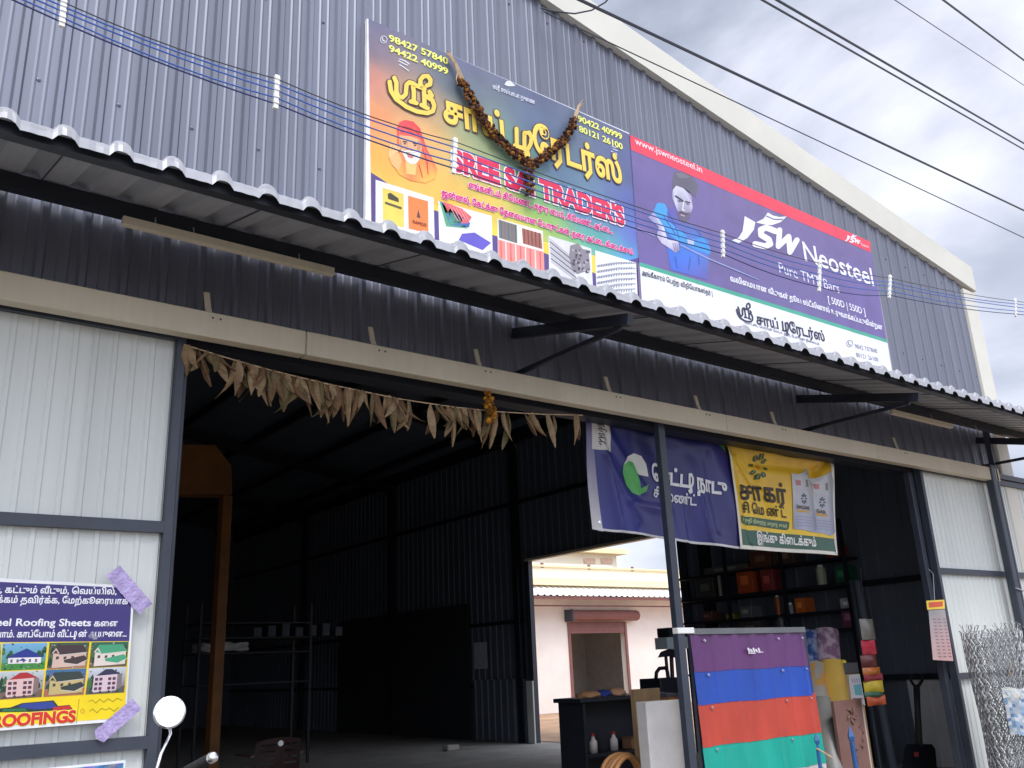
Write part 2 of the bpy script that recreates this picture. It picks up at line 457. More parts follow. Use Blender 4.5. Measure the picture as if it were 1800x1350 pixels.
# door posts, lintel, cladding of the front below
bm = bmesh.new(); box(bm, (1.475, 5.0, GZ), (1.535, 5.07, 1.96), .004); obj('door_post', bm, M_DARK, shed)
bm = bmesh.new(); box(bm, (5.37, 4.94, GZ), (5.445, 5.0, 1.96), .004); obj('door_post', bm, M_DARK, shed)
bm = bmesh.new(); box(bm, (9.33, 5.0, GZ), (9.41, 5.07, 1.96), .004); obj('door_post', bm, M_DARK, shed)
bm = bmesh.new(); box(bm, (XL, 4.995, 1.86), (XR-.03, 5.14, 1.955)); obj('lintel', bm, M_BLACK, shed)
obj('dark_panel', B((XW-.13, 16.2, GZ), (XW-.101, 22.2, 1.36)), mat('dull_black_sheet', S(52, 54, 60), .6), sidew)  # flat panel, darker than the wall cladding round it
bm = bmesh.new(); side(XW-.105, 14.32, 16.1, GZ, -.2, -1, bm); obj('pale_lower_cladding', bm, M_INNER, sidew)
bm = bmesh.new(); side(XW-.035, 5.2, 6.55, GZ, -.28, -1, bm)
obj('white_lower_cladding', bm, mat('dusty_white_sheet', S(222, 222, 224), .6, 0, .12, 2), sidew)
# canopy
CF, CS, CZ = 3.75, .2586, 2.2575       # front y, slope, z of the sheet at its front
def cz(y): return CZ+CS*(y-CF)
bm = bmesh.new()
cxs = [at(x, y, 3.75).x for x, y in ((15, 185), (620, 366))]
CP = (cxs[1]-cxs[0])/7
def crest(x0, x1):
    out = [(x0, 0)]; k = math.floor((x0-cxs[0])/CP)
    while True:
        c = cxs[0]+k*CP; k += 1
        if c > x1: break
        for dx, o in ((-.052, 0), (-.034, .026), (-.018, .036), (0, .039), (.018, .036), (.034, .026), (.052, 0), (.09, .0025), (.12, 0), (.15, .0025)):
            if x0 < c+dx < x1: out.append((c+dx, o))
    out.append((x1, 0)); return out
cp = crest(-1.2, 11.9)
jit = {}
def J(x):
    k = round(x, 2)
    if k not in jit: jit[k] = random.uniform(-.003, .003)
    return jit[k]
def crow(y, dz=0., ko=1.): return lambda x, o: Vector((x, y, cz(y)+o*ko+dz))
sheet(bm, cp, [crow(4.945), crow(4.4), crow(CF+.03), crow(CF+.012, .008), crow(CF, -.002), lambda x, o: Vector((x, CF-.004+J(x), cz(CF)-.02+o)), lambda x, o: Vector((x, CF-.012+J(x), cz(CF)-.052+o*.95+J(x)))])
canopy = obj('canopy', bm, M_GALV, shed)
for x in (.62, 1.57, 2.56, 3.5, 4.45, 5.4, 6.4, 7.35, 8.3, 9.3):
    bm = bmesh.new()
    bar(bm, (x, CF+.1, cz(CF+.1)-.002), (x, 4.9, cz(4.9)-.002), .006, .006)
    obj('canopy_seam', bm, M_DARK, canopy)
obj('canopy_purlin', B((-1.2, 3.79, 2.205), (11.9, 3.85, 2.262)), M_BLACK, canopy)
bm = bmesh.new(); box(bm, (-1.2, 4.62, 2.394), (11.9, 4.68, 2.478)); obj('canopy_purlin', bm, M_BLACK, canopy)
for X in (3.92, 7.43, 11.0):
    bm = bmesh.new()
    bar(bm, (X, 4.97, 2.40), (X, 3.76, 2.10), .05, .075)
    bar(bm, (X, 4.97, 2.08), (X, 3.86, 2.075), .03, .03)
    obj('canopy_bracket', bm, M_BLACK, canopy)
# cream door track cover with straps
bm = bmesh.new()
for a, b in ((-3.0, 2.17), (2.175, 6.08), (6.085, 11.03)):
    box(bm, (a, 4.8, 1.867), (b, 4.89, 2.02), .006)
track = obj('track_cover', bm, M_CREAM, shed)
for u, v in ((366, 543), (656, 600), (842, 640), (1071, 684), (1229, 716), (1363, 744), (1578, 788)):
    p = at(u, v, 4.86); bm = bmesh.new()
    bar(bm, (p.x+.015, 4.85, 2.0), (p.x, 4.87, 2.075), .035, .008, up=(0, 1, 0)); bar(bm, (p.x, 4.87, 2.075), (p.x-.008, 4.885, 2.17), .035, .008, up=(0, 1, 0))
    obj('strap', bm, M_CREAM, track)
    bm = bmesh.new()
    for d in (-.02, .025): lathe(bm, (p.x+.03+d, 4.80, 1.985), (0, -1, 0), ((0, .006), (.006, .005)), 8)
    obj('bolt', bm, M_DARK, track)
# downpipe at the corner
bm = bmesh.new(); box(bm, (10.80, 4.78, GZ), (10.90, 4.87, 2.05), .01); box(bm, (10.95, 4.80, GZ), (10.985, 4.86, 2.5))
dp = obj('downpipe', bm, M_DARK, shed)
bm = bmesh.new()
for z in (.62, .2): bar(bm, (10.78, 4.77, z), (10.93, 4.765, z-.03), .02, .012)
obj('pipe_clip', bm, M_GALV, dp)
# sliding doors (parts of the shed)
def door(x0, x1, yf, rails, stile=.07):
    bm = bmesh.new()
    d = obj('sliding_door', bm, M_WHITE, shed)
    bm = bmesh.new()
    pr = ribs(x0, x1, .1, .008, phase=.03, tw=.02, bw=.035, minor=0)
    sheet(bm, pr, [lambda x, o: Vector((x, yf-o, GZ+.05)), lambda x, o: Vector((x, yf-o, 1.90))])
    me = d.data; bm.to_mesh(me); bm.free()
    for z in rails: obj('door_rail', B((x0, yf-.05, z-.03), (x1, yf-.009, z+.03)), M_DARK, d)
    for x in (x0, x1): obj('door_stile', B((x-stile/2, yf-.052, GZ+.03), (x+stile/2, yf+.03, 1.93), .004), M_DARK, d)
    return d
ld = door(-2.6, 1.475, 4.99, (1.9, .80, -.275, -1.28), .05)
rd = door(9.45, 13.4, 4.97, (1.9, .795, -.27, -1.28), .05)
obj('door_track', B((9.3, 4.90, 1.94), (13.5, 4.99, 2.0)), M_DARK, rd)
# rust streak below the tape
# ------------------------------------------------------------------ hung channel strips under the canopy
def batten(pa, pb, y, hang, lab):
    a, b = at(*pa, y), at(*pb, y); z = (a.z+b.z)/2
    t = thing('channel_strip', lab, 'channel strip', ((a.x+b.x)/2, y, z), 'cream channel strips under the canopy')
    obj('channel', B((a.x, y-.02, z-.028), (b.x, y+.02, z+.022), .003), M_CREAM, t)
    for u in hang:
        p = at(u, 420, y); bm = bmesh.new()
        tube(bm, [(p.x, y, z), (p.x, 4.63, 2.45)], .004); obj('hanger_wire', bm, M_GALV, t)
batten((215, 386), (586, 479), 4.6, (272, 341, 529), 'longer cream channel strip hung on three wires under the left of the canopy')
batten((1566, 724), (1672, 748), 4.6, (1580, 1650), 'short cream channel strip hung under the right end of the canopy')
# ------------------------------------------------------------------ sign 1: rainbow shop sign
YS = 4.93
sign = thing('shop_sign', 'rainbow coloured shop signboard with yellow Tamil lettering and a flower garland', 'signboard', (4.0, YS, 3.0))
pr = Print(YS)
Q = ((648, 33), (1107, 236), (1127, 531), (653, 400))
c0 = at(648, 33, YS); c1 = at(1107, 236, YS); zb = at(650, 384, YS).z-.12
obj('backing_frame', B((c0.x-.012, YS+.003, zb), (c1.x, YS+.035, c0.z)), mat('white_painted_frame', S(232, 232, 236), .5), sign)
bgp = [(0, 0, (112, 112, 142)), (.3, 0, (104, 108, 138)), (.6, 0, (96, 104, 136)), (1, 0, (104, 106, 142)),
       (0, .14, (128, 116, 136)), (.3, .15, (100, 116, 134)), (.6, .2, (92, 108, 142)), (1, .2, (92, 100, 146)),
       (0, .3, (214, 140, 120)), (.16, .32, (196, 160, 124)), (.36, .38, (160, 176, 132)), (.5, .36, (94, 142, 130)), (.65, .42, (92, 116, 150)), (1, .45, (92, 100, 168)),
       (0, .5, (248, 150, 96)), (.18, .5, (250, 186, 110)), (.35, .55, (176, 190, 120)), (.55, .55, (104, 170, 120)), (.75, .58, (92, 130, 190)), (1, .62, (100, 112, 196)),
       (0, .68, (252, 178, 76)), (.2, .68, (253, 188, 90)), (.4, .68, (236, 202, 92)), (.6, .7, (150, 200, 96)), (.8, .74, (90, 180, 170)), (1, .78, (80, 150, 224)),
       (0, .8, (252, 206, 84)), (.3, .8, (252, 200, 76)), (.5, .83, (240, 218, 76)), (.72, .85, (160, 208, 110)), (.9, .86, (96, 190, 200)), (1, .9, (86, 170, 232)), (.3, 1, (250, 214, 70)), (.7, 1, (246, 222, 76))]
Bp = (1124, 478)
pr.grid('panel', Q, idw(bgp), 40, 28)
# purple wave at the foot
pr.poly('panel', [(652, 303), (668, 313), (700, 335), (740, 362), (775, 376), (850, 402), (930, 424), (1010, 448), (1060, 470), (1126, 452), (1129, 545), (1010, 520), (653, 420)], (92, 74, 138), .3)
pr.poly('panel', [(676, 322), (700, 333), (760, 358), (860, 398), (1000, 442), (1090, 462), (1050, 482), (905, 424), (862, 412), (770, 372)], (250, 214, 74), .5)
# product pictures
def pic(i, quad, c=(238, 240, 244)):
    pr.poly('product_picture', quad, c, 1)
pic(0, [(660, 316), (762, 348), (764, 430), (660, 400)])
pr.poly('product_picture', [(672, 330), (709, 341), (710, 400), (673, 392)], (236, 214, 96), 1.5)
pr.poly('product_picture', [(717, 344), (752, 354), (753, 410), (718, 402)], (250, 138, 70), 1.5)
pr.poly('product_picture', [(681, 341), (686, 339), (700, 349), (701, 356), (682, 350)], (70, 66, 44), 2)
pr.stroke('product_picture', [(678, 357), (704, 366)], 4, (96, 88, 56), 2)
pr.poly('product_picture', [(735, 368), (739, 384), (732, 382)], (90, 70, 76), 2)
pic(1, [(770, 353), (864, 380), (866, 450), (772, 424)])
for pts, c in (([(772, 352), (784, 398), (822, 402), (810, 390)], (96, 176, 130)), ([(775, 354), (790, 396), (824, 400), (826, 392)], (70, 110, 180)), ([(778, 354), (796, 392), (822, 393), (829, 382), (812, 367)], (232, 104, 108))):
    pr.poly('product_picture', pts, c, 1.5)
for i in range(5): pr.stroke('product_picture', [(790+i*6, 362+i*2), (804+i*5, 388)], 1.2, (246, 160, 160), 2)
pr.poly('product_picture', [(812, 411), (834, 409), (863, 427), (848, 440), (806, 422)], (104, 92, 196), 1.5)
pic(2, [(874, 384), (954, 406), (957, 478), (875, 452)], (240, 236, 226))
pr.poly('product_picture', [(876, 386), (908, 396), (909, 428), (877, 418)], (120, 124, 124), 1.5)
pr.poly('product_picture', [(917, 401), (951, 411), (953, 438), (919, 428)], (176, 104, 90), 1.5)
for i in range(5):
    pr.stroke('product_picture', [(880+i*6.4, 388+i*1.9), (881+i*6.4, 418+i*1.9)], 1.3, (168, 92, 84) if i % 2 else (90, 104, 96), 2)
    pr.stroke('product_picture', [(921+i*6.6, 403+i*1.8), (922+i*6.6, 428+i*1.8)], 1.6, (96, 70, 66), 2)
pr.poly('product_picture', [(875, 421), (955, 443), (957, 478), (876, 455)], (240, 150, 142), 1.5)
for i in range(9): pr.stroke('product_picture', [(880+i*8.6, 424+i*2.4), (881+i*8.6, 456+i*2.4)], 2.2, (250, 222, 214) if i % 2 else (226, 104, 98), 2)
pic(3, [(964, 414), (1039, 437), (1042, 505), (965, 484)], (226, 226, 232))
rr = random.Random(3)
for i in range(9): pr.stroke('product_picture', [(966+i*.4, 420+i*5), (1004+i*1.0, 452+i*5)], 2.2, (120, 116, 124) if i % 2 else (196, 194, 202), 1.6)
pr.poly('product_picture', [(1002, 432), (1016, 428), (1024, 438), (1034, 440), (1037, 474), (1014, 482), (1004, 470), (1000, 450)], (140, 134, 142), 2.3)
for i in range(34):
    x, y = rr.uniform(1003, 1033), rr.uniform(437, 476)
    pr.poly('product_picture', [(x, y), (x+4.2, y+.8), (x+4, y+4.6), (x, y+4)], rr.choice([(96, 88, 98), (176, 170, 178), (74, 68, 80)]), 2.6+i*.02)
pic(4, [(1046, 440), (1118, 462), (1121, 531), (1048, 508)], (240, 241, 246))
for i in range(6):
    pr.stroke('product_picture', [(1050, 468+i*10), (1086, 462+i*9.5), (1116, 463+i*9)], [4, 3.4, 2.4], (176, 178, 190), 1.6)
    for j in range(14): pr.stroke('product_picture', [(1053+j*4.4, 466+i*9.8-j*.5), (1052+j*4.4, 469.6+i*9.8-j*.5)], 1.1, (110, 112, 128), 2.2)
# the saint's portrait (generic elder with red headcloth and white beard)
fade = (252, 190, 84)
pr.poly('portrait', [(700, 306), (690, 288), (702, 262), (698, 240), (697, 226), (702, 215), (712, 211), (726, 214), (738, 226), (744, 244), (750, 262), (760, 280), (768, 298), (764, 314), (748, 322), (722, 318)],
        [fade, (240, 110, 80), (232, 70, 72), (232, 66, 76), (232, 66, 76), (234, 74, 84), (234, 74, 84), (232, 66, 76), (226, 60, 76), (228, 62, 76), (232, 70, 80), (236, 86, 80), (248, 130, 84), fade, fade, (246, 140, 80)], 2)
pr.poly('portrait', [(702, 238), (722, 240), (738, 246), (741, 262), (738, 276), (732, 286), (722, 288), (712, 280), (706, 264), (701, 252)], (232, 178, 130), 2.5)
pr.poly('portrait', [(704, 262), (712, 268), (722, 270), (734, 268), (739, 268), (737, 280), (731, 288), (722, 289), (713, 283)], (240, 240, 236), 3)
pr.poly('portrait', [(714, 271), (729, 273), (724, 279), (717, 277)], (214, 128, 116), 3.5)
for x, y in ((708, 249), (726, 252)): pr.stroke('portrait', [(x, y), (x+6, y+1)], 2.2, (84, 56, 58), 3.5)
pr.poly('portrait', [(702, 240), (706, 252), (706, 262), (702, 254)], (206, 146, 106), 2.8)
pr.poly('portrait', [(734, 246), (740, 250), (737, 270), (732, 268)], (206, 146, 106), 2.8)
for x, y in ((709, 253), (727, 256)):
    pr.poly('portrait', [(x, y-1.2), (x+4, y-.6), (x+4, y+1), (x, y+.8)], (60, 40, 46), 3.6)
pr.stroke('portrait', [(710, 267), (717, 266), (722, 268), (728, 267), (734, 269)], 2.6, (250, 248, 244), 3.6)
for l in ([(704, 232), (720, 232), (738, 240)], [(708, 222), (722, 226), (736, 236)], [(742, 262), (750, 284), (752, 306)], [(736, 290), (742, 312)]): pr.stroke('portrait', l, 1.5, (206, 50, 62), 2.9)
pr.stroke('portrait', [(716, 252), (714, 263), (718, 265)], 1.5, (224, 160, 120), 3.5)
for i in range(4): pr.stroke('portrait', [(684+i*4.4, 276-i*3), (687+i*5, 256-i*1.2+(i*2))], 3.8, (250, 200, 140), 2.6+i*.2)
pr.poly('portrait', [(683, 274), (700, 268), (706, 284), (700, 300), (688, 290)], (248, 186, 122), 2.5)
pr.poly('portrait', [(712, 284), (732, 288), (730, 308), (714, 306)], (250, 200, 120), 2.4)
# lettering
Y, D = (250, 214, 92), (92, 74, 70)
def z8(l): return [(640+a/8.18, 40+b/8.18) for a, b in l]
SRI = [z8(l) for l in (
    [(425, 800), (455, 870), (455, 1000), (485, 1070), (540, 1085), (588, 1040), (600, 900), (640, 865), (700, 885)],
    [(690, 890), (705, 1000), (705, 1150)], [(660, 1140), (745, 1165)], [(640, 870), (860, 960)],
    [(850, 950), (855, 1060), (860, 1220)], [(815, 1190), (905, 1240)],
    [(850, 960), (800, 900), (800, 830), (840, 780), (905, 775), (945, 830), (940, 895), (890, 915)],
    [(930, 1000), (965, 1060), (880, 1070), (970, 1120), (1000, 1200), (980, 1280), (900, 1310), (750, 1285), (600, 1220), (450, 1110), (375, 990), (355, 860)])]
for l in SRI: pr.stroke('title_lettering', l, 12, D, 3)
for l in SRI: pr.stroke('title_lettering', l, 7.5, Y, 6)
TI = [z8([]) for _ in ()]
def z36(l): return [(640+a/3.6, 20+b/3.6) for a, b in l]
DI = [z36(l) for l in ([(960, 745), (962, 850)], [(950, 850), (1030, 880)], [(1010, 770), (1010, 870), (1030, 895), (1035, 915), (1018, 925), (1005, 905)], [(1010, 775), (1040, 770), (1055, 800), (1050, 840), (1035, 870)])]
for l in DI: pr.stroke('title_lettering', l, 11, D, 3)
for l in DI: pr.stroke('title_lettering', l, 7, Y, 6)
pr.stroke('phone_symbol', [(674+6*math.cos(a), 70+6.5*math.sin(a)) for a in [k*.7 for k in range(9)]], 1.2, (220, 220, 230), 2, True)
pr.stroke('phone_symbol', [(672, 67), (672, 71), (676, 73)], 2, (220, 220, 230), 2)
for l in ([(702, 104), (712, 108), (719, 113)], [(700, 107), (709, 112), (716, 115)], [(702, 114), (710, 119), (718, 125)]): pr.stroke('small_print', l, 1.8, (226, 228, 236), 2)
for l in ([(1075, 257), (1082, 260)], [(1077, 262), (1085, 265)], [(1074, 266), (1083, 270), (1084, 274)]): pr.stroke('small_print', l, 1.6, (206, 214, 236), 2)
pr.poly('small_emblem', [(886, 149), (890, 143), (896, 142), (900, 146), (906, 151), (900, 152), (893, 152)], (226, 228, 240), 2)
pr.done(sign)
text(pr, 'title_lettering', 'சாய்', (781, 213), (885, 248), 34, Y, 6, .035, sign, D, .03)
text(pr, 'title_lettering', 'ரேடர்ஸ்', (939, 268), (1092, 323), 34, Y, 6, .035, sign, D, .03)
RED = (222, 44, 84)
text(pr, 'name_lettering', 'SREE SAI TRADER\'S', (796, 298), (1096, 396), 34, RED, 5, .055, sign, (250, 236, 240), .045)
PK_ = (214, 30, 130)
text(pr, 'tamil_lettering', 'எங்களிடம் சிமெண்ட், சதுர பைப், சிமெண்ட் அட்டை,', (823, 330), (1076, 411), 8, PK_, 5, .045, sign, (250, 226, 236), .05)
text(pr, 'tamil_lettering', 'ஜன்னல், கேட்க்கு தேவையான பொருட்கள், தரை அட்டை கிடைக்கும்', (776, 344), (1112, 448), 8, PK_, 5, .045, sign, (250, 226, 236), .05)
YE = (244, 246, 120)
text(pr, 'phone_number', '98427 57840', (684, 72.5), (787, 114), 11, YE, 3, .03, sign)
text(pr, 'phone_number', '94422 40999', (684, 90.5), (787, 132), 11, YE, 3, .03, sign)
text(pr, 'phone_number', '90422 40999', (1016, 213.5), (1093, 246), 10, YE, 3, .03, sign)
text(pr, 'phone_number', '80121 26100', (1018, 231.5), (1094, 263.5), 10, YE, 3, .03, sign)
text(pr, 'small_lettering', 'ஸ்ரீ சாய்பாபா துணை', (866, 156), (940, 184), 6, (228, 230, 242), 3, .02, sign)
text(pr, 'bag_lettering', 'RAMCO', (725, 392), (749, 399), 5, (120, 60, 60), 4, .02, sign)
# ------------------------------------------------------------------ sign 2: steel bar sign
YT = 4.925
sg2 = thing('steel_sign', 'wide purple steel bar signboard with a red top strip and white foot', 'signboard', (7.4, YT, 3.0))
p2 = Print(YT)
PUR = (112, 100, 156)
Q2 = ((1107, 237), (1530, 425), (1570, 668), (1129, 540))
a = at(1107, 237, YT); b = at(1530, 425, YT)
obj('backing_frame', B((a.x+.015, YT+.003, zb), (b.x, YT+.03, b.z)), mat('grey_frame', S(150, 146, 160), .5), sg2)
p2.grid('panel', Q2, idw([(0, 0, (116, 102, 156)), (.5, 0, (122, 108, 156)), (1, 0, (118, 104, 156)), (0, .5, (112, 98, 158)), (.5, .5, (112, 100, 152)), (1, .5, (112, 98, 158)), (0, 1, (110, 96, 160)), (1, 1, (112, 98, 162))]), 24, 12)
p2.poly('red_strip', [(1107, 237), (1530, 425), (1531, 444), (1109, 263)], (240, 70, 92), .8)
p2.poly('white_foot', [(1124, 462), (1340, 529), (1559, 598), (1571, 672), (1340, 606), (1129, 544)], (238, 240, 246), .8)
p2.poly('green_band', [(1124, 461), (1340, 528), (1559, 597), (1560, 603), (1340, 534.5), (1124, 468)], (74, 172, 146), 1.2)
p2.poly('white_foot', [(1120, 463), (1124, 463), (1129, 546), (1124, 544)], (120, 110, 140), 1.3)
# man leaning on a bar
def z7(l): return [(1120+a/6.43, 300+b/6.43) for a, b in l]
G = 'printed_man'
p2.poly(G, z7([(400, 90), (430, 10), (520, 20), (620, 60), (690, 160), (660, 300), (600, 250), (520, 190), (440, 170), (400, 260)]), (104, 100, 116), 1)
p2.poly(G, z7([(330, 430), (440, 400), (560, 560), (700, 720), (810, 800), (800, 1240), (560, 1170), (380, 1120), (330, 850), (300, 620)]), [(98, 90, 178), (104, 96, 160), (104, 100, 150), (96, 110, 190), (70, 130, 210), (104, 96, 170), (74, 104, 210), (70, 110, 220), (64, 120, 220), (64, 130, 220)], 1)
p2.poly(G, z7([(215, 380), (240, 362), (310, 375), (340, 430), (335, 560), (560, 740), (570, 840), (480, 810), (360, 720), (250, 560), (180, 470)]), [(70, 160, 224)]*11, 1.4)
p2.poly(G, z7([(570, 790), (740, 760), (830, 880), (820, 950), (640, 880), (560, 840)]), (64, 150, 222), 1.5)
p2.poly(G, z7([(400, 220), (440, 170), (520, 200), (610, 280), (625, 420), (600, 490), (540, 560), (480, 510), (440, 420), (400, 320)]), [(206, 206, 226), (222, 222, 240), (214, 214, 234), (150, 144, 170), (196, 190, 214), (150, 140, 166), (120, 110, 136), (130, 120, 150), (200, 196, 220), (196, 194, 220)], 1.8)
p2.poly(G, z7([(455, 470), (490, 455), (540, 480), (600, 470), (590, 540), (540, 590), (490, 570), (460, 520)]), (104, 94, 116), 2.2)
p2.stroke(G, z7([(432, 290), (475, 318), (512, 345)]), 3.2, (66, 60, 86), 2.4)
p2.stroke(G, z7([(545, 352), (590, 362)]), 2.6, (76, 70, 96), 2.4)
p2.poly(G, z7([(450, 330), (475, 334), (505, 352), (480, 358), (455, 346)]), (120, 112, 140), 2.45)
p2.poly(G, z7([(545, 372), (575, 372), (595, 384), (570, 390)]), (104, 96, 124), 2.45)
p2.poly(G, z7([(470, 345), (482, 345), (480, 354), (471, 353)]), (40, 36, 52), 2.6)
p2.poly(G, z7([(562, 376), (572, 376), (572, 386), (563, 386)]), (40, 36, 52), 2.6)
p2.poly(G, z7([(500, 430), (530, 440), (545, 452), (520, 462), (498, 450)]), (176, 168, 196), 2.45)
p2.poly(G, z7([(392, 240), (404, 236), (412, 300), (402, 330), (392, 300)]), (170, 164, 192), 1.9)
p2.stroke(G, z7([(478, 470), (515, 478), (560, 492)]), 2.2, (70, 62, 84), 2.5)
for l in ([(350, 470), (420, 600), (470, 760)], [(300, 520), (380, 640), (430, 720)], [(430, 980), (450, 1100)], [(600, 980), (580, 1120)], [(690, 940), (700, 1060)]): p2.stroke(G, z7(l), 1.6, (60, 96, 176), 2.2)
p2.poly(G, z7([(430, 30), (520, 26), (600, 70), (560, 90), (470, 80)]), (124, 120, 134), 1.3)
p2.stroke(G, z7([(520, 360), (510, 440), (530, 450)]), 1.8, (232, 230, 244), 2.4)
p2.stroke(G, z7([(490, 500), (530, 515)]), 1.6, (214, 170, 186), 2.6)
p2.poly(G, z7([(180, 470), (250, 560), (300, 640), (340, 780), (460, 800), (480, 900), (430, 930), (370, 880), (270, 820), (220, 740), (240, 640), (120, 530)]), [(176, 170, 206), (200, 200, 226), (222, 220, 240), (226, 224, 242), (210, 206, 232), (170, 160, 200), (160, 150, 190), (206, 200, 226), (196, 190, 220), (206, 204, 230), (170, 166, 204), (150, 144, 190)], 2)
for i in range(4): p2.stroke(G, z7([(400+i*22, 820), (420+i*18, 900+i*5)]), 1.1, (130, 120, 160), 2.6)
p2.poly(G, z7([(560, 760), (640, 780), (640, 840), (570, 830)]), (190, 200, 230), 2)
p2.stroke(G, [(1121, 402), (1150, 414)], 3.4, (150, 146, 196), 1.9)
p2.stroke(G, [(1196, 431), (1245, 455), (1300, 478), (1333, 492)], [2.6, 2.4, 2.2, 1.2], (150, 160, 210), 2.7)
# the three letter steel mark with a flag
def z3(l): return [(1100+a/3.75, 220+b/3.75) for a, b in l]
WH = (240, 240, 248)
def mark(f, part, lay):
    p2.poly(part, f([(782, 600), (852, 640), (842, 690), (800, 745), (742, 778), (697, 760), (742, 742), (768, 700)]), WH, lay)
    p2.poly(part, f([(856, 642), (905, 618), (935, 576), (968, 596), (1010, 606), (1060, 602), (1020, 640), (960, 660), (905, 655)]), WH, lay)
    p2.stroke(part, f([(925, 600), (975, 622), (1030, 622)]), abs(f([(0, 0), (6, 0)])[1][0]-f([(0, 0)])[0][0])*1.2, PUR if lay < 3 else PUR, lay+.3)
    wd = abs(f([(40, 0)])[0][0]-f([(0, 0)])[0][0])
    p2.stroke(part, f([(985, 700), (925, 676), (888, 690), (890, 725), (940, 755), (950, 785), (915, 800), (850, 785)]), wd, WH, lay)
    p2.stroke(part, f([(1012, 692), (1004, 800), (1072, 735), (1080, 838), (1126, 758)]), wd*.9, WH, lay)
mark(z3, 'steel_mark', 2)
mark(lambda l: [(1484+(a-697)*.062, 416+(b-640)*.062) for a, b in l], 'small_mark', 2.2)
p2.stroke('phone_symbol', [(1493+5.5*math.cos(a), 604+6*math.sin(a)) for a in [k*.7 for k in range(9)]], 1.1, (150, 150, 166), 2, True)
p2.stroke('phone_symbol', [(1491, 601), (1491, 605), (1495, 607)], 1.6, (150, 150, 166), 2)
def proj(p):
    X, Y2, Z = p; c = [DX[i]*X+DY[i]*Y2+DZ[i]*Z for i in range(3)]
    return (CX+F*c[0]/c[2], CY+F*c[1]/c[2])
ta, tb = at(682, 180, YS), at(1093, 323, YS); ua, ub = at(1294, 545, YT), at(1450, 600, YT)
kx = (ub.x-ua.x)/(tb.x-ta.x)
def px2(p):
    q = at(*p, YS); return proj((ua.x+(q.x-ta.x)*kx, YT, ub.z+(q.z-tb.z)*kx*.96))
INKY = (52, 48, 74)
for l in SRI+DI: p2.stroke('title_lettering', [px2(p) for p in l], 3.0, INKY, 2)
p2.done(sg2)
text(p2, 'web_lettering', 'www.jswneosteel.in', (1116, 253), (1234, 304), 11, (252, 226, 232), 2, .012, sg2)
text(p2, 'name_lettering', 'Neosteel', (1415, 458), (1536, 503), 31, WH, 2, .012, sg2)
text(p2, 'name_lettering', 'Pure TMT Bars', (1370, 479), (1476, 516), 17, (222, 220, 238), 2, .004, sg2)
text(p2, 'grade_lettering', '[ 500D | 550D ]', (1456, 532), (1521, 554), 11, WH, 2, .012, sg2)
text(p2, 'small_mark_lettering', 'Steel', (1513, 431), (1526, 436), 4, WH, 2, .0, sg2)
text(p2, 'tamil_lettering', 'வலிமையான வீடுகள் தூய ஸ்டீலினால் உருவாக்கப்படுகின்றன', (1284, 494), (1551, 580), 7.5, WH, 2, .03, sg2)
text(p2, 'tamil_lettering', 'அங்கீகாரம் பெற்ற விநியோகஸ்தர் |', (1128, 483), (1252, 520), 6.5, (64, 62, 80), 2, .02, sg2)
text(p2, 'title_lettering', 'சாய்', px2((781, 213)), px2((885, 248)), 12.5, INKY, 3, .03, sg2)
text(p2, 'title_lettering', 'ரேடர்ஸ்', px2((939, 268)), px2((1092, 323)), 12.5, INKY, 3, .03, sg2)
text(p2, 'address_lettering', 'கோட்டை மெயின் ரோடு, நகர், பேருந்து நிலையம்', (1308, 568), (1440, 607), 3.6, (140, 138, 156), 2, .005, sg2)
text(p2, 'phone_number', '9842 757840', (1503, 612), (1542, 621), 7, (146, 146, 162), 2, .01, sg2)
text(p2, 'phone_number', '80121 26100', (1505, 627), (1544, 636), 7, (146, 146, 162), 2, .01, sg2)
text(p2, 'phone_number', '90422 40999', (1507, 642), (1546, 651), 7, (160, 160, 174), 2, .01, sg2)
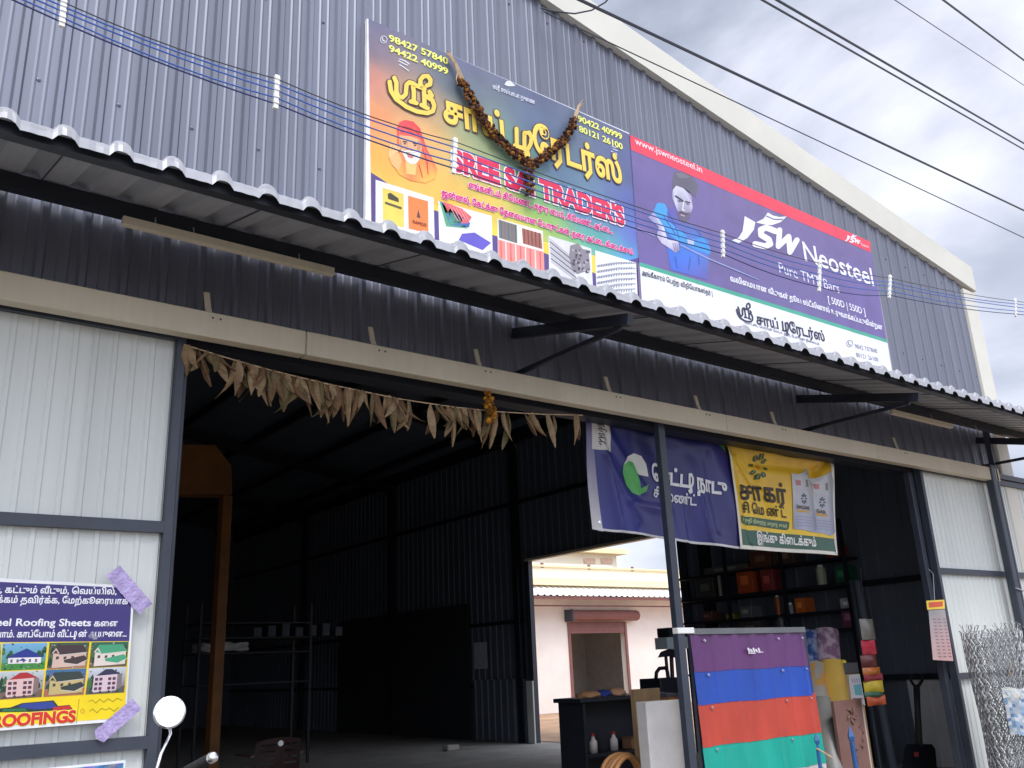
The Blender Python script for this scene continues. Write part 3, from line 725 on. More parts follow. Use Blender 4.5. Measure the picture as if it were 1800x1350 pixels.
# ------------------------------------------------------------------ posters on the left door
YP = 4.925
po = thing('poster', 'purple and yellow roofing sheet poster with house pictures taped to the white door', 'poster', (.5, YP, -.1))
p3 = Print(YP, step=.0012)
Qp = [(-150, 1008), (237, 1030), (221, 1267), (-150, 1296)]
p3.poly('sheet', Qp, (238, 238, 240), 0)
p3.poly('headline_panel', [(-140, 1016), (232, 1034), (227, 1127), (-140, 1130)], (62, 52, 122), 1)
p3.poly('yellow_panel', [(-140, 1131), (227, 1127), (219, 1262), (-140, 1286)], (250, 220, 20), 1)
def house(q, skyc, roofc, wallc, grassc, kind):
    a = [Vector(p) for p in q]
    def m(u, v): p = (a[0]*(1-u)+a[1]*u)*(1-v)+(a[3]*(1-u)+a[2]*u)*v; return (p.x, p.y)
    T = 'house_picture'
    p3.poly(T, [m(0, 0), m(1, 0), m(1, 1), m(0, 1)], [skyc, skyc, grassc, grassc], 2)
    p3.poly(T, [m(0, .75), m(.3, .7), m(.7, .78), m(1, .72), m(1, 1), m(0, 1)], grassc, 2.3)
    r5 = random.Random(int(q[0][0]*7+q[0][1]))
    for i in range(9):
        x = r5.choice([r5.uniform(0, .2), r5.uniform(.75, .95)]); y = r5.uniform(.1, .55); h = r5.uniform(.2, .42)
        p3.poly(T, [m(max(0, x-.05), min(.95, y+h)), m(max(0, x-.03), y+h*.4), m(min(1, x+.02), y), m(min(1, x+.06), y+h*.5), m(min(1, x+.05), min(.95, y+h))], r5.choice([(28, 74, 46), (44, 96, 54), (22, 58, 42), (70, 110, 60)]), 2.5+i*.05)
    for i in range(40):
        x, y = r5.uniform(0, .95), r5.choice([r5.uniform(.0, .5), r5.uniform(.72, .95)]); s_ = r5.uniform(.015, .05)
        p3.poly(T, [m(x, y), m(min(1, x+s_), y+s_*.4), m(min(1, x+s_*.8), min(1, y+s_*1.6)), m(x, min(1, y+s_))], r5.choice([(24, 60, 40), (60, 110, 66), (150, 170, 150), (90, 80, 60), (20, 40, 40), (190, 190, 180)]), 2.9+i*.004)
    if kind == 0:
        p3.poly(T, [m(.15, .5), m(.9, .5), m(.9, .76), m(.15, .76)], wallc, 3.2)
        p3.poly(T, [m(.1, .54), m(.3, .38), m(.55, .2), m(.72, .34), m(.94, .54)], roofc, 3.4)
        p3.poly(T, [m(.38, .66), m(.48, .56), m(.58, .66)], roofc, 3.7)
        for i in range(5): p3.poly(T, [m(.2+i*.14, .6), m(.25+i*.14, .6), m(.25+i*.14, .72), m(.2+i*.14, .72)], (110, 104, 120), 3.5)
    elif kind == 1:
        p3.poly(T, [m(.12, .35), m(.95, .3), m(.95, .9), m(.12, .95)], wallc, 3.2)
        p3.poly(T, [m(.2, .1), m(.85, .1), m(.98, .38), m(.3, .46), m(.12, .36)], roofc, 3.4)
        p3.poly(T, [m(.4, .66), m(.9, .5), m(1, .66), m(.75, .84), m(.42, .76)], roofc, 3.6)
        p3.poly(T, [m(.08, .4), m(.18, .2), m(.28, .42)], wallc, 3.7); p3.poly(T, [m(.12, .4), m(.18, .28), m(.24, .41)], roofc, 3.9)
        for i in range(4): p3.poly(T, [m(.2+i*.19, .52+.02*(i % 2)), m(.27+i*.19, .52), m(.27+i*.19, .62), m(.2+i*.19, .64)], (74, 58, 62), 3.5)
        p3.stroke(T, [m(.3, .47), m(.96, .39)], .9, (230, 226, 220), 3.9)
        p3.stroke(T, [m(.42, .78), m(.75, .86), m(1, .68)], .9, (230, 226, 220), 3.9)
    else:
        p3.poly(T, [m(.16, .3), m(.78, .24), m(.78, .9), m(.16, .94)], wallc, 3.2)
        p3.poly(T, [m(.78, .24), m(.9, .3), m(.9, .8), m(.78, .88)], tuple(int(c*.6) for c in wallc), 3.2)
        p3.poly(T, [m(.22, .3), m(.45, .06), m(.62, .06), m(.86, .26)], roofc, 3.6)
        for j in range(3):
            for i in range(5):
                if i == 2: continue
                p3.poly(T, [m(.2+i*.115, .38+j*.18), m(.28+i*.115, .38+j*.18), m(.28+i*.115, .49+j*.18), m(.2+i*.115, .49+j*.18)], (96, 50, 58) if (i+j) % 2 else (70, 60, 84), 3.5)
        for i in range(4): p3.poly(T, [m(.1+i*.22, .95), m(.14+i*.22, .86), m(.2+i*.22, .95)], (40, 70, 44), 3.7)
G1 = [(-78, 1132), (2, 1132), (0, 1179), (-80, 1182)]
house(G1, (120, 170, 210), (150, 60, 50), (230, 220, 210), (70, 120, 60), 0)
house([(5, 1131), (83, 1130), (78, 1176), (1, 1179)], (120, 178, 220), (36, 50, 140), (236, 230, 230), (62, 140, 60), 0)
house([(87, 1130), (157, 1129), (152, 1174), (82, 1177)], (40, 84, 66), (66, 50, 52), (214, 186, 170), (170, 120, 90), 1)
house([(161, 1129), (226, 1128), (222, 1171), (156, 1174)], (36, 96, 76), (70, 160, 118), (226, 212, 200), (110, 90, 60), 1)
house([(-82, 1184), (-2, 1182), (-5, 1228), (-85, 1233)], (140, 180, 214), (60, 60, 80), (220, 214, 214), (80, 110, 70), 2)
house([(0, 1181), (78, 1178), (73, 1225), (-3, 1230)], (196, 206, 210), (176, 42, 44), (226, 190, 186), (120, 92, 84), 2)
house([(81, 1178), (152, 1175), (147, 1221), (76, 1225)], (44, 110, 160), (50, 62, 58), (200, 180, 120), (176, 110, 86), 1)
house([(156, 1175), (222, 1172), (218, 1217), (150, 1221)], (206, 210, 220), (44, 48, 74), (220, 196, 206), (96, 92, 88), 2)
p3.poly('roof_emblem', [(-4, 1252), (0, 1245), (26, 1243), (38, 1236), (94, 1231), (102, 1241), (122, 1239), (128, 1247), (60, 1251)], (40, 56, 50), 2)
p3.poly('roof_emblem', [(30, 1243), (40, 1237), (92, 1233), (100, 1244), (62, 1247)], (50, 70, 150), 2.4)
p3.poly('roof_emblem', [(94, 1243), (122, 1240), (126, 1246), (92, 1249)], (206, 40, 46), 2.5)
p3.poly('roof_emblem', [(2, 1251), (6, 1246), (44, 1245), (48, 1250)], (40, 120, 70), 2.6)
p3.stroke('divider', [(139, 1229), (134, 1271)], .8, (150, 120, 20), 2)
p3.stroke('written_number', [(156, 1233), (162, 1230), (168, 1236), (175, 1229), (182, 1234), (190, 1228), (198, 1233), (206, 1227), (214, 1231)], .8, (120, 130, 40), 2)
p3.stroke('written_number', [(157, 1250), (163, 1246), (170, 1253), (178, 1245), (186, 1248), (192, 1244), (200, 1250), (208, 1243)], .8, (110, 120, 40), 2)
p3.stroke('phone_symbol', [(145+3.4*math.cos(a), 1250+4*math.sin(a)) for a in [k*.9 for k in range(7)]], .7, (190, 90, 40), 2, True)
p3.done(po)
W0 = (240, 240, 246)
text(p3, 'tamil_lettering', 'காற்று, கட்டும் வீடும், வெய்யில்,', (-62, 1041), (204, 1045), 9, W0, 2, .03, po)
text(p3, 'tamil_lettering', 'தாக்கம் தவிர்க்க, மேற்கூரையாக', (-30, 1059), (224, 1062), 9, W0, 2, .03, po)
text(p3, 'lettering', 'Steel Roofing Sheets', (-26, 1100), (159, 1100.5), 12.5, W0, 2, .025, po)
text(p3, 'tamil_lettering', 'களை', (165, 1101), (206, 1100.5), 8, W0, 2, .03, po)
text(p3, 'tamil_lettering', 'அமைப்போம். காப்போம் வீட்டின் ஆயுளை...', (-72, 1121), (222, 1119), 9, W0, 2, .03, po)
text(p3, 'red_lettering', 'ROOFINGS', (-14, 1278), (131, 1268), 20, (214, 50, 36), 3, .05, po, (250, 236, 120), .03)
# purple tape strips
M_TAPE = mat('lilac_tape', S(176, 160, 206), .25, 0, .2, 30, .5, 60)
for a, b, w_ in (((198, 1003), (256, 1070), 15), ((170, 1298), (241, 1237), 13)):
    A, Bq = at(*a, YP-.006), at(*b, YP-.006); bm = bmesh.new(); n = 14
    d = (Bq-A).normalized(); nn = Vector((-d.z, 0, d.x))*(.0055*w_/2)
    g = []
    for i in range(n+1):
        p = A+(Bq-A)*i/n; j = random.uniform(-.004, .004) if i not in (0, n) else random.uniform(-.012, .012)
        g.append([bm.verts.new(p+nn*k+d*(j if abs(k) == 1 else 0)+Vector((0, -.004*math.sin(i*2.1+k)-.003, 0))) for k in (-1, -.3, .3, 1)])
    for r0, r1 in zip(g, g[1:]):
        for k in range(3): bm.faces.new((r0[k], r0[k+1], r1[k+1], r1[k]))
    obj('tape', bm, M_TAPE, po, True)
bm = bmesh.new()
for u in (186, 190, 194): 
    a, b = at(u, 1300, 4.93), at(u-1, 1336, 4.93); bar(bm, a, b, .006, .002, up=(0, 1, 0))
po2 = thing('poster', 'blue poster with a white border low on the left white door', 'poster', at(150, 1345, YP))
p4 = Print(YP)
p4.poly('sheet', [(60, 1352), (221, 1336), (214, 1420), (55, 1440)], (236, 238, 242), 0)
p4.grid('picture', [(70, 1356), (217, 1341), (210, 1414), (64, 1432)], lambda u, t: (90+50*math.sin(u*23+t*9), 120+40*math.sin(u*31+t*17), 176+30*math.sin(u*13)), 24, 8, 1)
p4.done(po2)
bpy.data.meshes.new('tmp'); bm.free()
# ------------------------------------------------------------------ banners
def crease(lines, base):
    def f(x, z):
        y = base(x, z)
        for (ax, az, bx, bz, wd, h) in lines:
            dx, dz = bx-ax, bz-az; t = max(0, min(1, ((x-ax)*dx+(z-az)*dz)/(dx*dx+dz*dz)))
            d = math.hypot(x-ax-t*dx, z-az-t*dz); y -= h*math.exp(-(d/wd)**2)
        return y
    return f
YBN = 5.18
def px_l(l): return [(at(a, b, YBN).x, at(a, b, YBN).z, at(c, d, YBN).x, at(c, d, YBN).z, w_, h) for a, b, c, d, w_, h in l]
wb = crease(px_l([(1050, 760, 1090, 930, .035, .022), (1060, 800, 1120, 920, .03, .018), (1045, 730, 1130, 860, .05, .02), (1200, 880, 1210, 950, .03, .02), (1228, 870, 1250, 950, .025, .018), (1100, 880, 1180, 900, .04, .014), (1240, 800, 1262, 930, .05, -.02), (1060, 740, 1240, 790, .06, .012)]), lambda x, z: .022*math.sin(x*5.3+z*2)+.012*math.sin(x*13+z*6))
bb = thing('banner', 'dark blue cement banner with a green and white curl, tied behind the front post', 'banner', at(1160, 850, YBN))
q = Print(YBN, wb, .004, .04)
M_VIN = print_mat('flex_vinyl', .36)
BL_ = (50, 46, 118)
QB = [(1024, 712), (1278, 772), (1303, 966), (1042, 930)]
q.grid('cloth', QB, idw([(0, .3, (42, 46, 118)), (.5, .2, (36, 38, 100)), (1, .4, (44, 44, 114)), (.2, .9, (48, 52, 126)), (.6, .8, (42, 44, 116)), (1, 1, (32, 34, 96))]), 72, 54)
q.poly('white_edge', [(1024, 712), (1030, 714), (1062, 934), (1042, 930)], [(60, 58, 110), (70, 66, 120), (200, 198, 196), (206, 204, 200)], .6)
q.poly('white_edge', [(1024, 712), (1278, 772), (1278, 774.5), (1024, 715)], (214, 212, 208), .8)
q.poly('white_edge', [(1042, 926), (1303, 962), (1303, 966), (1042, 930)], (206, 204, 204), .8)
q.poly('flag', [(1033, 714), (1066, 722), (1069, 796), (1052, 785), (1038, 790)], (206, 202, 196), 1)
for i, (a, b) in enumerate([(740, 12), (748, 9), (756, 14), (764, 8), (771, 12), (778, 10)]):
    q.stroke('flag_lettering', [(1044+i*.6, a), (1044+b, a+2), (1046+b, a+5)], 2, (70, 66, 80), 1.6)
    q.stroke('flag_lettering', [(1045+i*.6, a+3), (1050, a+6)], 1.6, (70, 66, 80), 1.6)
q.poly('green_corner', [(1250, 769), (1277, 774), (1278, 794)], (74, 130, 70), 1)
q.poly('curl_emblem', [(1091, 835), (1093, 818), (1100, 804), (1113, 797), (1126, 802), (1135, 815), (1139, 838), (1121, 835), (1117, 820), (1109, 812), (1099, 816)], (226, 226, 220), 1)
q.poly('curl_emblem', [(1091, 832), (1093, 818), (1101, 811), (1111, 813), (1115, 822), (1111, 834), (1115, 850), (1124, 859), (1139, 852), (1134, 864), (1122, 871), (1108, 867), (1096, 853)], (92, 176, 96), 1.4)
q.done(bb, M_VIN)
text(q, 'lettering', 'செட்டிநாடு', (1147, 843), (1273, 871), 20, (226, 226, 228), 2, .04, bb)
text(q, 'lettering', 'சிமெண்ட்', (1148, 873), (1222, 889), 13, (214, 214, 220), 2, .03, bb)
for u, v in ((1055, 918), (1030, 719), (1276, 778)):
    p = at(u, v, YBN); bm = bmesh.new(); lathe(bm, p+Vector((0, wb(p.x, p.z)-.002, 0)), (0, -1, 0), ((0, .016), (.004, .014), (.005, .007)), 12); obj('eyelet', bm, M_CHROME, bb)
for a, b in (((1029, 714), (1020, 700)), ((1277, 772), (1279, 745))):
    bm = bmesh.new(); tube(bm, [at(*a, YBN-.01), at(*b, 5.0)], .004); obj('tie_string', bm, M_WPLA, bb)
YBY = 5.16
def py_l(l): return [(at(a, b, YBY).x, at(a, b, YBY).z, at(c, d, YBY).x, at(c, d, YBY).z, w_, h) for a, b, c, d, w_, h in l]
wy = crease(py_l([(1282, 770, 1330, 850, .06, -.05), (1320, 812, 1440, 826, .05, -.035), (1460, 804, 1430, 840, .05, -.04), (1300, 830, 1320, 950, .05, -.025), (1300, 800, 1360, 900, .03, .015)]), lambda x, z: .012*math.sin(x*6+z*3))
by = thing('banner', 'yellow cement banner with two white sacks and a green foot strip, sagging at the top', 'banner', at(1375, 870, YBY))
q = Print(YBY, wy, .004, .04)
YEL = (232, 190, 44)
def sag(u): return .10*math.sin(math.pi*u)
QY = [(1280, 766), (1463, 801), (1473, 976), (1300, 965)]
q.grid('cloth', QY, idw([(0, 0, (230, 186, 44)), (.5, .3, (226, 180, 46)), (1, 0, (222, 176, 46)), (.5, .7, (236, 196, 40)), (1, .8, (240, 200, 36))]), 64, 64, top=sag)
def rim(u0, t0, u1, t1, n=10):
    a = [Vector(p) for p in QY]
    def m(u, t): p = (a[0]*(1-u)+a[1]*u)*(1-t)+(a[3]*(1-u)+a[2]*u)*t; return (p.x, p.y+(1-t)*sag(u)*118)
    return [m(u0+(u1-u0)*i/n, t0+(t1-t0)*i/n) for i in range(n+1)]
for (o_, i_) in ((rim(0, 0, 1, 0), rim(0, .02, 1, .02)), (rim(0, 0, 0, 1), rim(.022, 0, .022, 1)), (rim(1, 0, 1, 1), rim(.978, 0, .978, 1)), (rim(0, 1, 1, 1), rim(0, .965, 1, .965))):
    for k in range(10): q.poly('white_edge', [o_[k], o_[k+1], i_[k+1], i_[k]], (224, 220, 206), .8)
q.poly('green_strip', [(1301, 930), (1467, 947), (1470, 970), (1303, 958)], (50, 92, 74), 1)
q.poly('green_pill', [(1301, 906), (1385, 917), (1387, 920), (1386, 930), (1382, 932), (1304, 921), (1301, 918)], (52, 90, 64), 1)
for i in range(8):
    a = i*math.pi/4+.2; c = Vector((1336, 820)); d = Vector((math.cos(a)*.62, math.sin(a)))
    n = Vector((-d.y, d.x)); ce = c+d*17
    q.poly('petal_emblem', [tuple(ce-d*6), tuple(ce+n*5-d*2), tuple(ce+d*6+n*3), tuple(ce+d*5-n*4), tuple(ce-n*4-d*3)], (60, 76, 40), 1+i*.02)
    q.stroke('petal_emblem', [tuple(ce-d*4), tuple(ce+d*4)], 1.4, (130, 150, 90), 1.6)
q.poly('petal_emblem', [(1334, 816), (1339, 819), (1337, 825), (1332, 822)], (226, 140, 50), 1.3)
for ox, oy in ((35, 6), (0, 0)):
    sx = lambda l: [(a+ox, b+oy) for a, b in l]
    q.poly('sack_picture', sx([(1389, 832), (1402, 834), (1416, 829), (1424, 822), (1429, 840), (1430, 880), (1434, 930), (1426, 936), (1412, 932), (1393, 930), (1394, 890), (1395, 860)]), [(206, 206, 206), (212, 212, 212), (206, 206, 206), (150, 150, 150), (150, 146, 146), (170, 168, 172), (120, 124, 146), (160, 164, 184), (170, 174, 196), (150, 156, 176), (196, 196, 200), (206, 206, 206)], 1.2 if ox else 1.8)
    L0 = 1.7 if ox else 2.3
    for i in range(8):
        a = i*math.pi/4; c = Vector((1411+ox, 877+oy)); d = Vector((math.cos(a)*.6, math.sin(a)))
        q.stroke('sack_picture', [tuple(c+d*5), tuple(c+d*8.5)], 2.2, (54, 70, 76), L0)
    q.poly('sack_picture', sx([(1396, 844), (1406, 845), (1406, 854), (1397, 853)]), (196, 130, 130), L0)
    q.poly('sack_picture', sx([(1416, 843), (1420, 843), (1421, 856), (1417, 856)]), (130, 126, 126), L0)
    q.poly('sack_picture', sx([(1398, 896), (1421, 899), (1421, 902), (1398, 900)]), (214, 160, 50), L0)
    for k in range(4): q.stroke('sack_picture', sx([(1396, 908+k*5), (1427, 911+k*5)]), 1, (140, 146, 170), L0)
q.done(by, M_VIN)
KB = (52, 42, 30)
text(q, 'lettering', 'சாகர்', (1305, 876), (1381, 885), 24, KB, 2, .03, by)
text(q, 'lettering', 'சி மெ ண் ட்', (1307, 900), (1381, 910), 13, KB, 2, .02, by)
text(q, 'lettering', 'உறுதி நிறைந்த மாறாத சாகர்', (1304, 916), (1383, 928), 5, (196, 210, 160), 2, .02, by)
text(q, 'lettering', 'இங்கு கிடைக்கும்', (1330, 951), (1432, 961), 12, (226, 226, 220), 2, .03, by)
for ox, oy, w_ in ((0, 0, 24), (37, 7, 18)):
    text(q, 'sack_lettering', 'SAGAR' if not ox else 'GAR', (1397+ox, 894+oy), (1397+ox+w_, 897+oy), 6, (90, 66, 30), 4, .02, by)
for u, v in ((1284, 771), (1460, 806), (1470, 971)):
    p = at(u, v, YBY); bm = bmesh.new(); lathe(bm, p+Vector((0, wy(p.x, p.z)-.008, 0)), (0, -1, 0), ((0, .014), (.004, .012), (.005, .006)), 12); obj('eyelet', bm, M_CHROME, by)
for a, b in (((1281, 768), (1283, 745)), ((1462, 802), (1464, 790))):
    bm = bmesh.new(); tube(bm, [at(*a, YBY-.01), at(*b, 5.0)], .004); obj('tie_string', bm, M_WPLA, by)
# ------------------------------------------------------------------ flower garland on the sign
def blob(bm, c, r, col=None, cl=None):
    t = bmesh.ops.create_icosphere(bm, subdivisions=1, radius=r)
    sc = Vector((random.uniform(.7, 1.3), random.uniform(.7, 1.2), random.uniform(.7, 1.3)))
    for v in t['verts']: v.co = Vector((v.co.x*sc.x, v.co.y*sc.y, v.co.z*sc.z))*random.uniform(.75, 1.2)+c
    if col:
        for f in {f for v in t['verts'] for f in v.link_faces}:
            k = random.uniform(.8, 1.2)
            for lp in f.loops: lp[cl] = (min(1, col[0]*k), min(1, col[1]*k), min(1, col[2]*k), 1)
ga = thing('flower_garland', 'withered brown marigold garland hung in a V across the rainbow signboard', 'garland', at(930, 290, 4.86))
def along(pts, n):
    L_ = [0]
    for a, b in zip(pts, pts[1:]): L_.append(L_[-1]+math.hypot(b[0]-a[0], b[1]-a[1]))
    for i in range(n):
        s_ = L_[-1]*(i+.5)/n
        for k in range(len(L_)-1):
            if L_[k] <= s_ <= L_[k+1]:
                t = (s_-L_[k])/(L_[k+1]-L_[k]); a, b = pts[k], pts[k+1]; yield (a[0]+(b[0]-a[0])*t, a[1]+(b[1]-a[1])*t), i/n; break
def strand(name, pts, n, wd, y, cols):
    bm = bmesh.new(); cl = bm.loops.layers.color.new('Col')
    for (u, v), t in along(pts, n):
        for k in range(2):
            a = random.uniform(0, 6.28); r_ = wd*random.uniform(.1, .55)
            p = at(u+math.cos(a)*r_, v+math.sin(a)*r_, y-random.uniform(0, .045))
            c = random.choice(cols); blob(bm, p, random.uniform(.008, .02), c, cl)
    return obj(name, bm, print_mat('withered_petals', .9), ga)
BR = [S(130, 92, 66), S(160, 124, 70), S(186, 150, 80), S(112, 72, 58), S(200, 166, 92), S(140, 92, 70)]
strand('flower_strand', [(808, 138), (822, 160), (838, 190), (852, 214), (872, 240), (898, 262), (920, 280), (932, 292)], 260, 15, 4.9, BR)
strand('flower_strand', [(932, 292), (950, 280), (975, 262), (992, 245), (1004, 226), (1010, 212)], 170, 14, 4.9, BR)
strand('flower_pendant', [(930, 286), (930, 305), (932, 322), (931, 338)], 110, 16, 4.88, BR)
M_STRAW = mat('dry_straw', S(196, 170, 136), .9, 0, .2, 30)
for pts in ([(788, 93), (800, 112), (812, 140)], [(1018, 184), (1013, 198), (1008, 216)]):
    bm = bmesh.new()
    for k in range(5): tube(bm, [at(a+random.uniform(-2.5, 2.5), b+random.uniform(-2, 2), 4.89-k*.004) for a, b in pts], .008, 5)
    for k in range(4): tube(bm, [at(pts[0][0], pts[0][1], 4.89), at(pts[0][0]+random.uniform(-4, 9), pts[0][1]+random.uniform(-10, 4), 4.87)], .003, 4)
    obj('straw_tie', bm, M_STRAW, ga)
bm = bmesh.new(); tube(bm, [at(804, 128, 4.88), at(802, 140, 4.87), at(806, 152, 4.88)], .004); obj('straw_loop', bm, M_STRAW, ga)
# ------------------------------------------------------------------ string of dried leaves across the doorway
YLF = 4.93
lg = thing('leaf_string', 'string of dried brown mango leaves stretched across the top of the doorway', 'leaf string', at(660, 690, YLF))
SP = [(324, 606), (395, 628), (480, 652), (580, 676), (700, 701), (800, 716), (880, 724), (950, 728), (1024, 730)]
bm = bmesh.new(); tube(bm, [at(a, b, YLF) for a, b in SP], .004); obj('string', bm, M_STRAW, lg)
def sy(u):
    for (a, b), (c, d) in zip(SP, SP[1:]):
        if a <= u <= c: return b+(d-b)*(u-a)/(c-a)
    return 730
M_LEAF = [mat('dried_leaf_%s' % n, S(*c), .75, 0, .25, 14) for n, c in (('tan', (140, 116, 84)), ('brown', (112, 84, 58)), ('olive', (108, 94, 62)), ('pale', (150, 126, 96)))]
def leaf_mesh(i):
    rg = random.Random(i); bm = bmesh.new(); n = 8; g = []
    cu = rg.uniform(-.3, .3); tw = rg.uniform(-2.2, 2.2); bend = rg.uniform(-.25, .25)
    for k in range(n+1):
        t = k/n; wd = .024*(math.sin(math.pi*(t*.86+.14))**.8)*rg.uniform(.85, 1.15)+.003
        a = tw*t; cx = bend*t*t*.5; row = []
        for s_ in (-1, -.35, .35, 1):
            x = wd*s_*math.cos(a)+cx; y = wd*s_*math.sin(a)+cu*t*t*.3-.03*(1-s_*s_)*math.sin(t*3)
            row.append(bm.verts.new((x, y, -t+rg.uniform(-.012, .012))))
        g.append(row)
    for r0, r1 in zip(g, g[1:]):
        for k in range(3): bm.faces.new((r0[k], r0[k+1], r1[k+1], r1[k]))
    me = bpy.data.meshes.new('dried_leaf'); bm.to_mesh(me); bm.free()
    for p in me.polygons: p.use_smooth = True
    me.materials.append(M_LEAF[i % 4]); return me
LM = [leaf_mesh(i) for i in range(24)]
LX = [328, 334, 343, 350, 362, 368, 381, 387, 416, 421, 429, 436, 441, 447, 455, 462, 466, 473, 478, 485, 489, 497, 505, 513, 526, 530, 537, 545, 552, 561, 566, 572, 580, 585, 591, 598, 606, 611, 618, 626, 634, 641, 656, 661, 677, 689, 693, 701, 716, 757, 768, 775, 789, 794, 799, 808, 813, 818, 823, 829, 836, 841, 853, 861, 870, 884, 892, 922, 933, 962, 971, 1009, 1013]
LX = LX+[u+3.2 for u in LX[6:62:2]]
for i, u in enumerate(LX[:100]):
    p = at(u, sy(u)-1, YLF-.006+.012*(i % 3)); ln = at(u, sy(u)+random.choice([32, 40, 46, 52, 58, 64]), YLF)
    o = bpy.data.objects.new('dried_leaf', LM[(i*7) % 24]); link(o, lg)
    h = (p.z-ln.z)
    o.matrix_parent_inverse = Matrix.Translation(-WPOS[lg.name])
    o.location = p; o.rotation_euler = (random.uniform(-.2, .2), random.uniform(-.16, .16), random.uniform(-1.4, 1.4)); o.scale = (random.uniform(.75, 1.4), 1, h)
ta_ = thing('marigold_tassel', 'small dried yellow marigold tassel hanging among the dried leaves', 'tassel', at(858, 720, 4.9))
bm = bmesh.new(); cl = bm.loops.layers.color.new('Col')
for (u, v), t in along([(857, 684), (859, 700), (861, 716), (866, 732), (862, 742)], 46):
    blob(bm, at(u+random.uniform(-7, 7), v+random.uniform(-3, 3), 4.91-random.uniform(0, .05)), random.uniform(.012, .022), random.choice([S(214, 180, 84), S(200, 160, 70), S(170, 140, 70)]), cl)
obj('flowers', bm, print_mat('withered_petals', .9), ta_)
bm = bmesh.new(); tube(bm, [at(857, 672, 4.9), at(859, 700, 4.91)], .003); obj('thread', bm, M_STRAW, ta_)
# ------------------------------------------------------------------ colour sample board
YC = 5.32
cb = thing('sample_board', 'board of purple, blue, red and green corrugated sheet samples behind the front post', 'sample board', at(1320, 1300, YC))
a = at(1212, 1112, YC); b = at(1411, 1108, YC)
x0, x1 = a.x, b.x
def zat(u, v): return at(u, v, YC).z
zs = [zat(1215, 1116), zat(1215, 1177), zat(1218, 1235), zat(1222, 1310), zat(1225, 1372), GZ+.12]
cols = [('purple_sample', (112, 60, 122)), ('blue_sample', (34, 84, 190)), ('red_sample', (206, 76, 58)), ('green_sample', (16, 176, 156)), ('white_sample', (214, 208, 204))]
for i, (n, c) in enumerate(cols):
    bm = bmesh.new(); prf = ribs(x0, x1+.01*i, .25, .022, phase=x0+.06, tw=.05, bw=.1)
    zt, z0 = zs[i], zs[i+1]-.02
    yy = YC-.006*i
    sheet(bm, prf, [lambda x, o: Vector((x, yy-o, zt-.002)), lambda x, o: Vector((x, yy-o-.012, z0+.004*math.sin(x*9+i)))])
    p = obj(n, bm, mat(n, S(*c, .86), .36, 0, .13, 2.2, .12, 5, stretch=(2, 2, .6)), cb)
    for f in (.1, .74, .97):
        bm = bmesh.new(); lathe(bm, (x0+(x1-x0)*f, yy-.016, zt-.05), (0, -1, 0), ((0, .012), (.004, .012), (.005, .008), (.012, .007)), 8); obj('screw', bm, M_CHROME, p)
obj('backing_board', B((x0+.0, YC+.01, GZ), (x1+.05, YC+.03, zs[0]+.0)), M_DARK, cb)
obj('top_rail', B((x0+.02, YC-.03, zs[0]+.002), (x1, YC+.04, zs[0]+.05)), mat('grey_steel', S(120, 122, 124), .4, .3), cb)
pp = Print(YC-.03)
for i in range(5): pp.stroke('white_sticker', [(1315+i*4.5, 1140+(i % 2)*2), (1317+i*4.5, 1145)], 3.2, (236, 230, 236), 1)
pp.stroke('white_sticker', [(1316, 1148), (1327, 1148)], 2, (236, 230, 236), 1); pp.stroke('white_sticker', [(1333, 1147), (1341, 1146)], 1.6, (230, 220, 232), 1)
pp.done(cb)
# white tape wrap on the post
wt = tag(obj('tape_wrap', B((5.362, 4.932, .2), (5.553, 4.99, .245), .004), M_WPLA), 'strip of white tape wrapped round the dark front post', 'tape')
# ------------------------------------------------------------------ counter with things on it
dk = thing('counter', 'dark steel counter desk standing inside the shop left of the front post', 'counter', (6.4, 7.3, GZ))
CXa, CXb, CYa, CYb, CZt = 6.16, 7.4, 7.0, 7.38, -.31
obj('top', B((CXa-.06, CYa-.05, CZt-.04), (CXb, CYb, CZt), .006), M_BLACK, dk)
obj('body', B((CXa, CYa+.3, GZ), (CXb-.05, CYb-.01, CZt-.042)), M_BLACK, dk)
obj('side_panel', B((CXa, CYa, GZ), (CXa+.03, CYa+.298, CZt-.042)), M_BLACK, dk)
obj('side_panel', B((CXb-.08, CYa, GZ), (CXb-.05, CYa+.298, CZt-.042)), M_BLACK, dk)
obj('shelf', B((CXa+.032, CYa+.02, -.86), (CXb-.082, CYa+.298, -.83)), M_BLACK, dk)
def cloth_heap(name, c, r, label, m):
    bm = bmesh.new(); bmesh.ops.create_icosphere(bm, subdivisions=3, radius=1)
    for v in bm.verts:
        n = v.co.copy(); k = 1+.22*math.sin(n.x*7+n.z*5)*math.cos(n.y*6+n.x*3)
        v.co = Vector((n.x*r[0]*k, n.y*r[1]*k, max(n.z, -.2)*r[2]*k))+Vector(c)+Vector((0, 0, .2*r[2]))
    tag(obj(name, bm, m, None, True), label, name.replace('_', ' '))
cloth_heap('cloth', (6.42, 7.2, CZt), (.13, .1, .05), 'tan cloth heaped on the counter top', mat('tan_cloth', S(190, 140, 96), .9))
cloth_heap('cloth', (6.62, 7.22, CZt), (.1, .1, .05), 'blue cloth heaped on the counter between tan cloths', mat('blue_cloth', S(52, 70, 150), .9))
cloth_heap('gloves', (6.8, 7.2, CZt), (.1, .1, .06), 'pinkish work gloves bundled near the right of the counter top', mat('pink_cloth', S(206, 156, 120), .9))
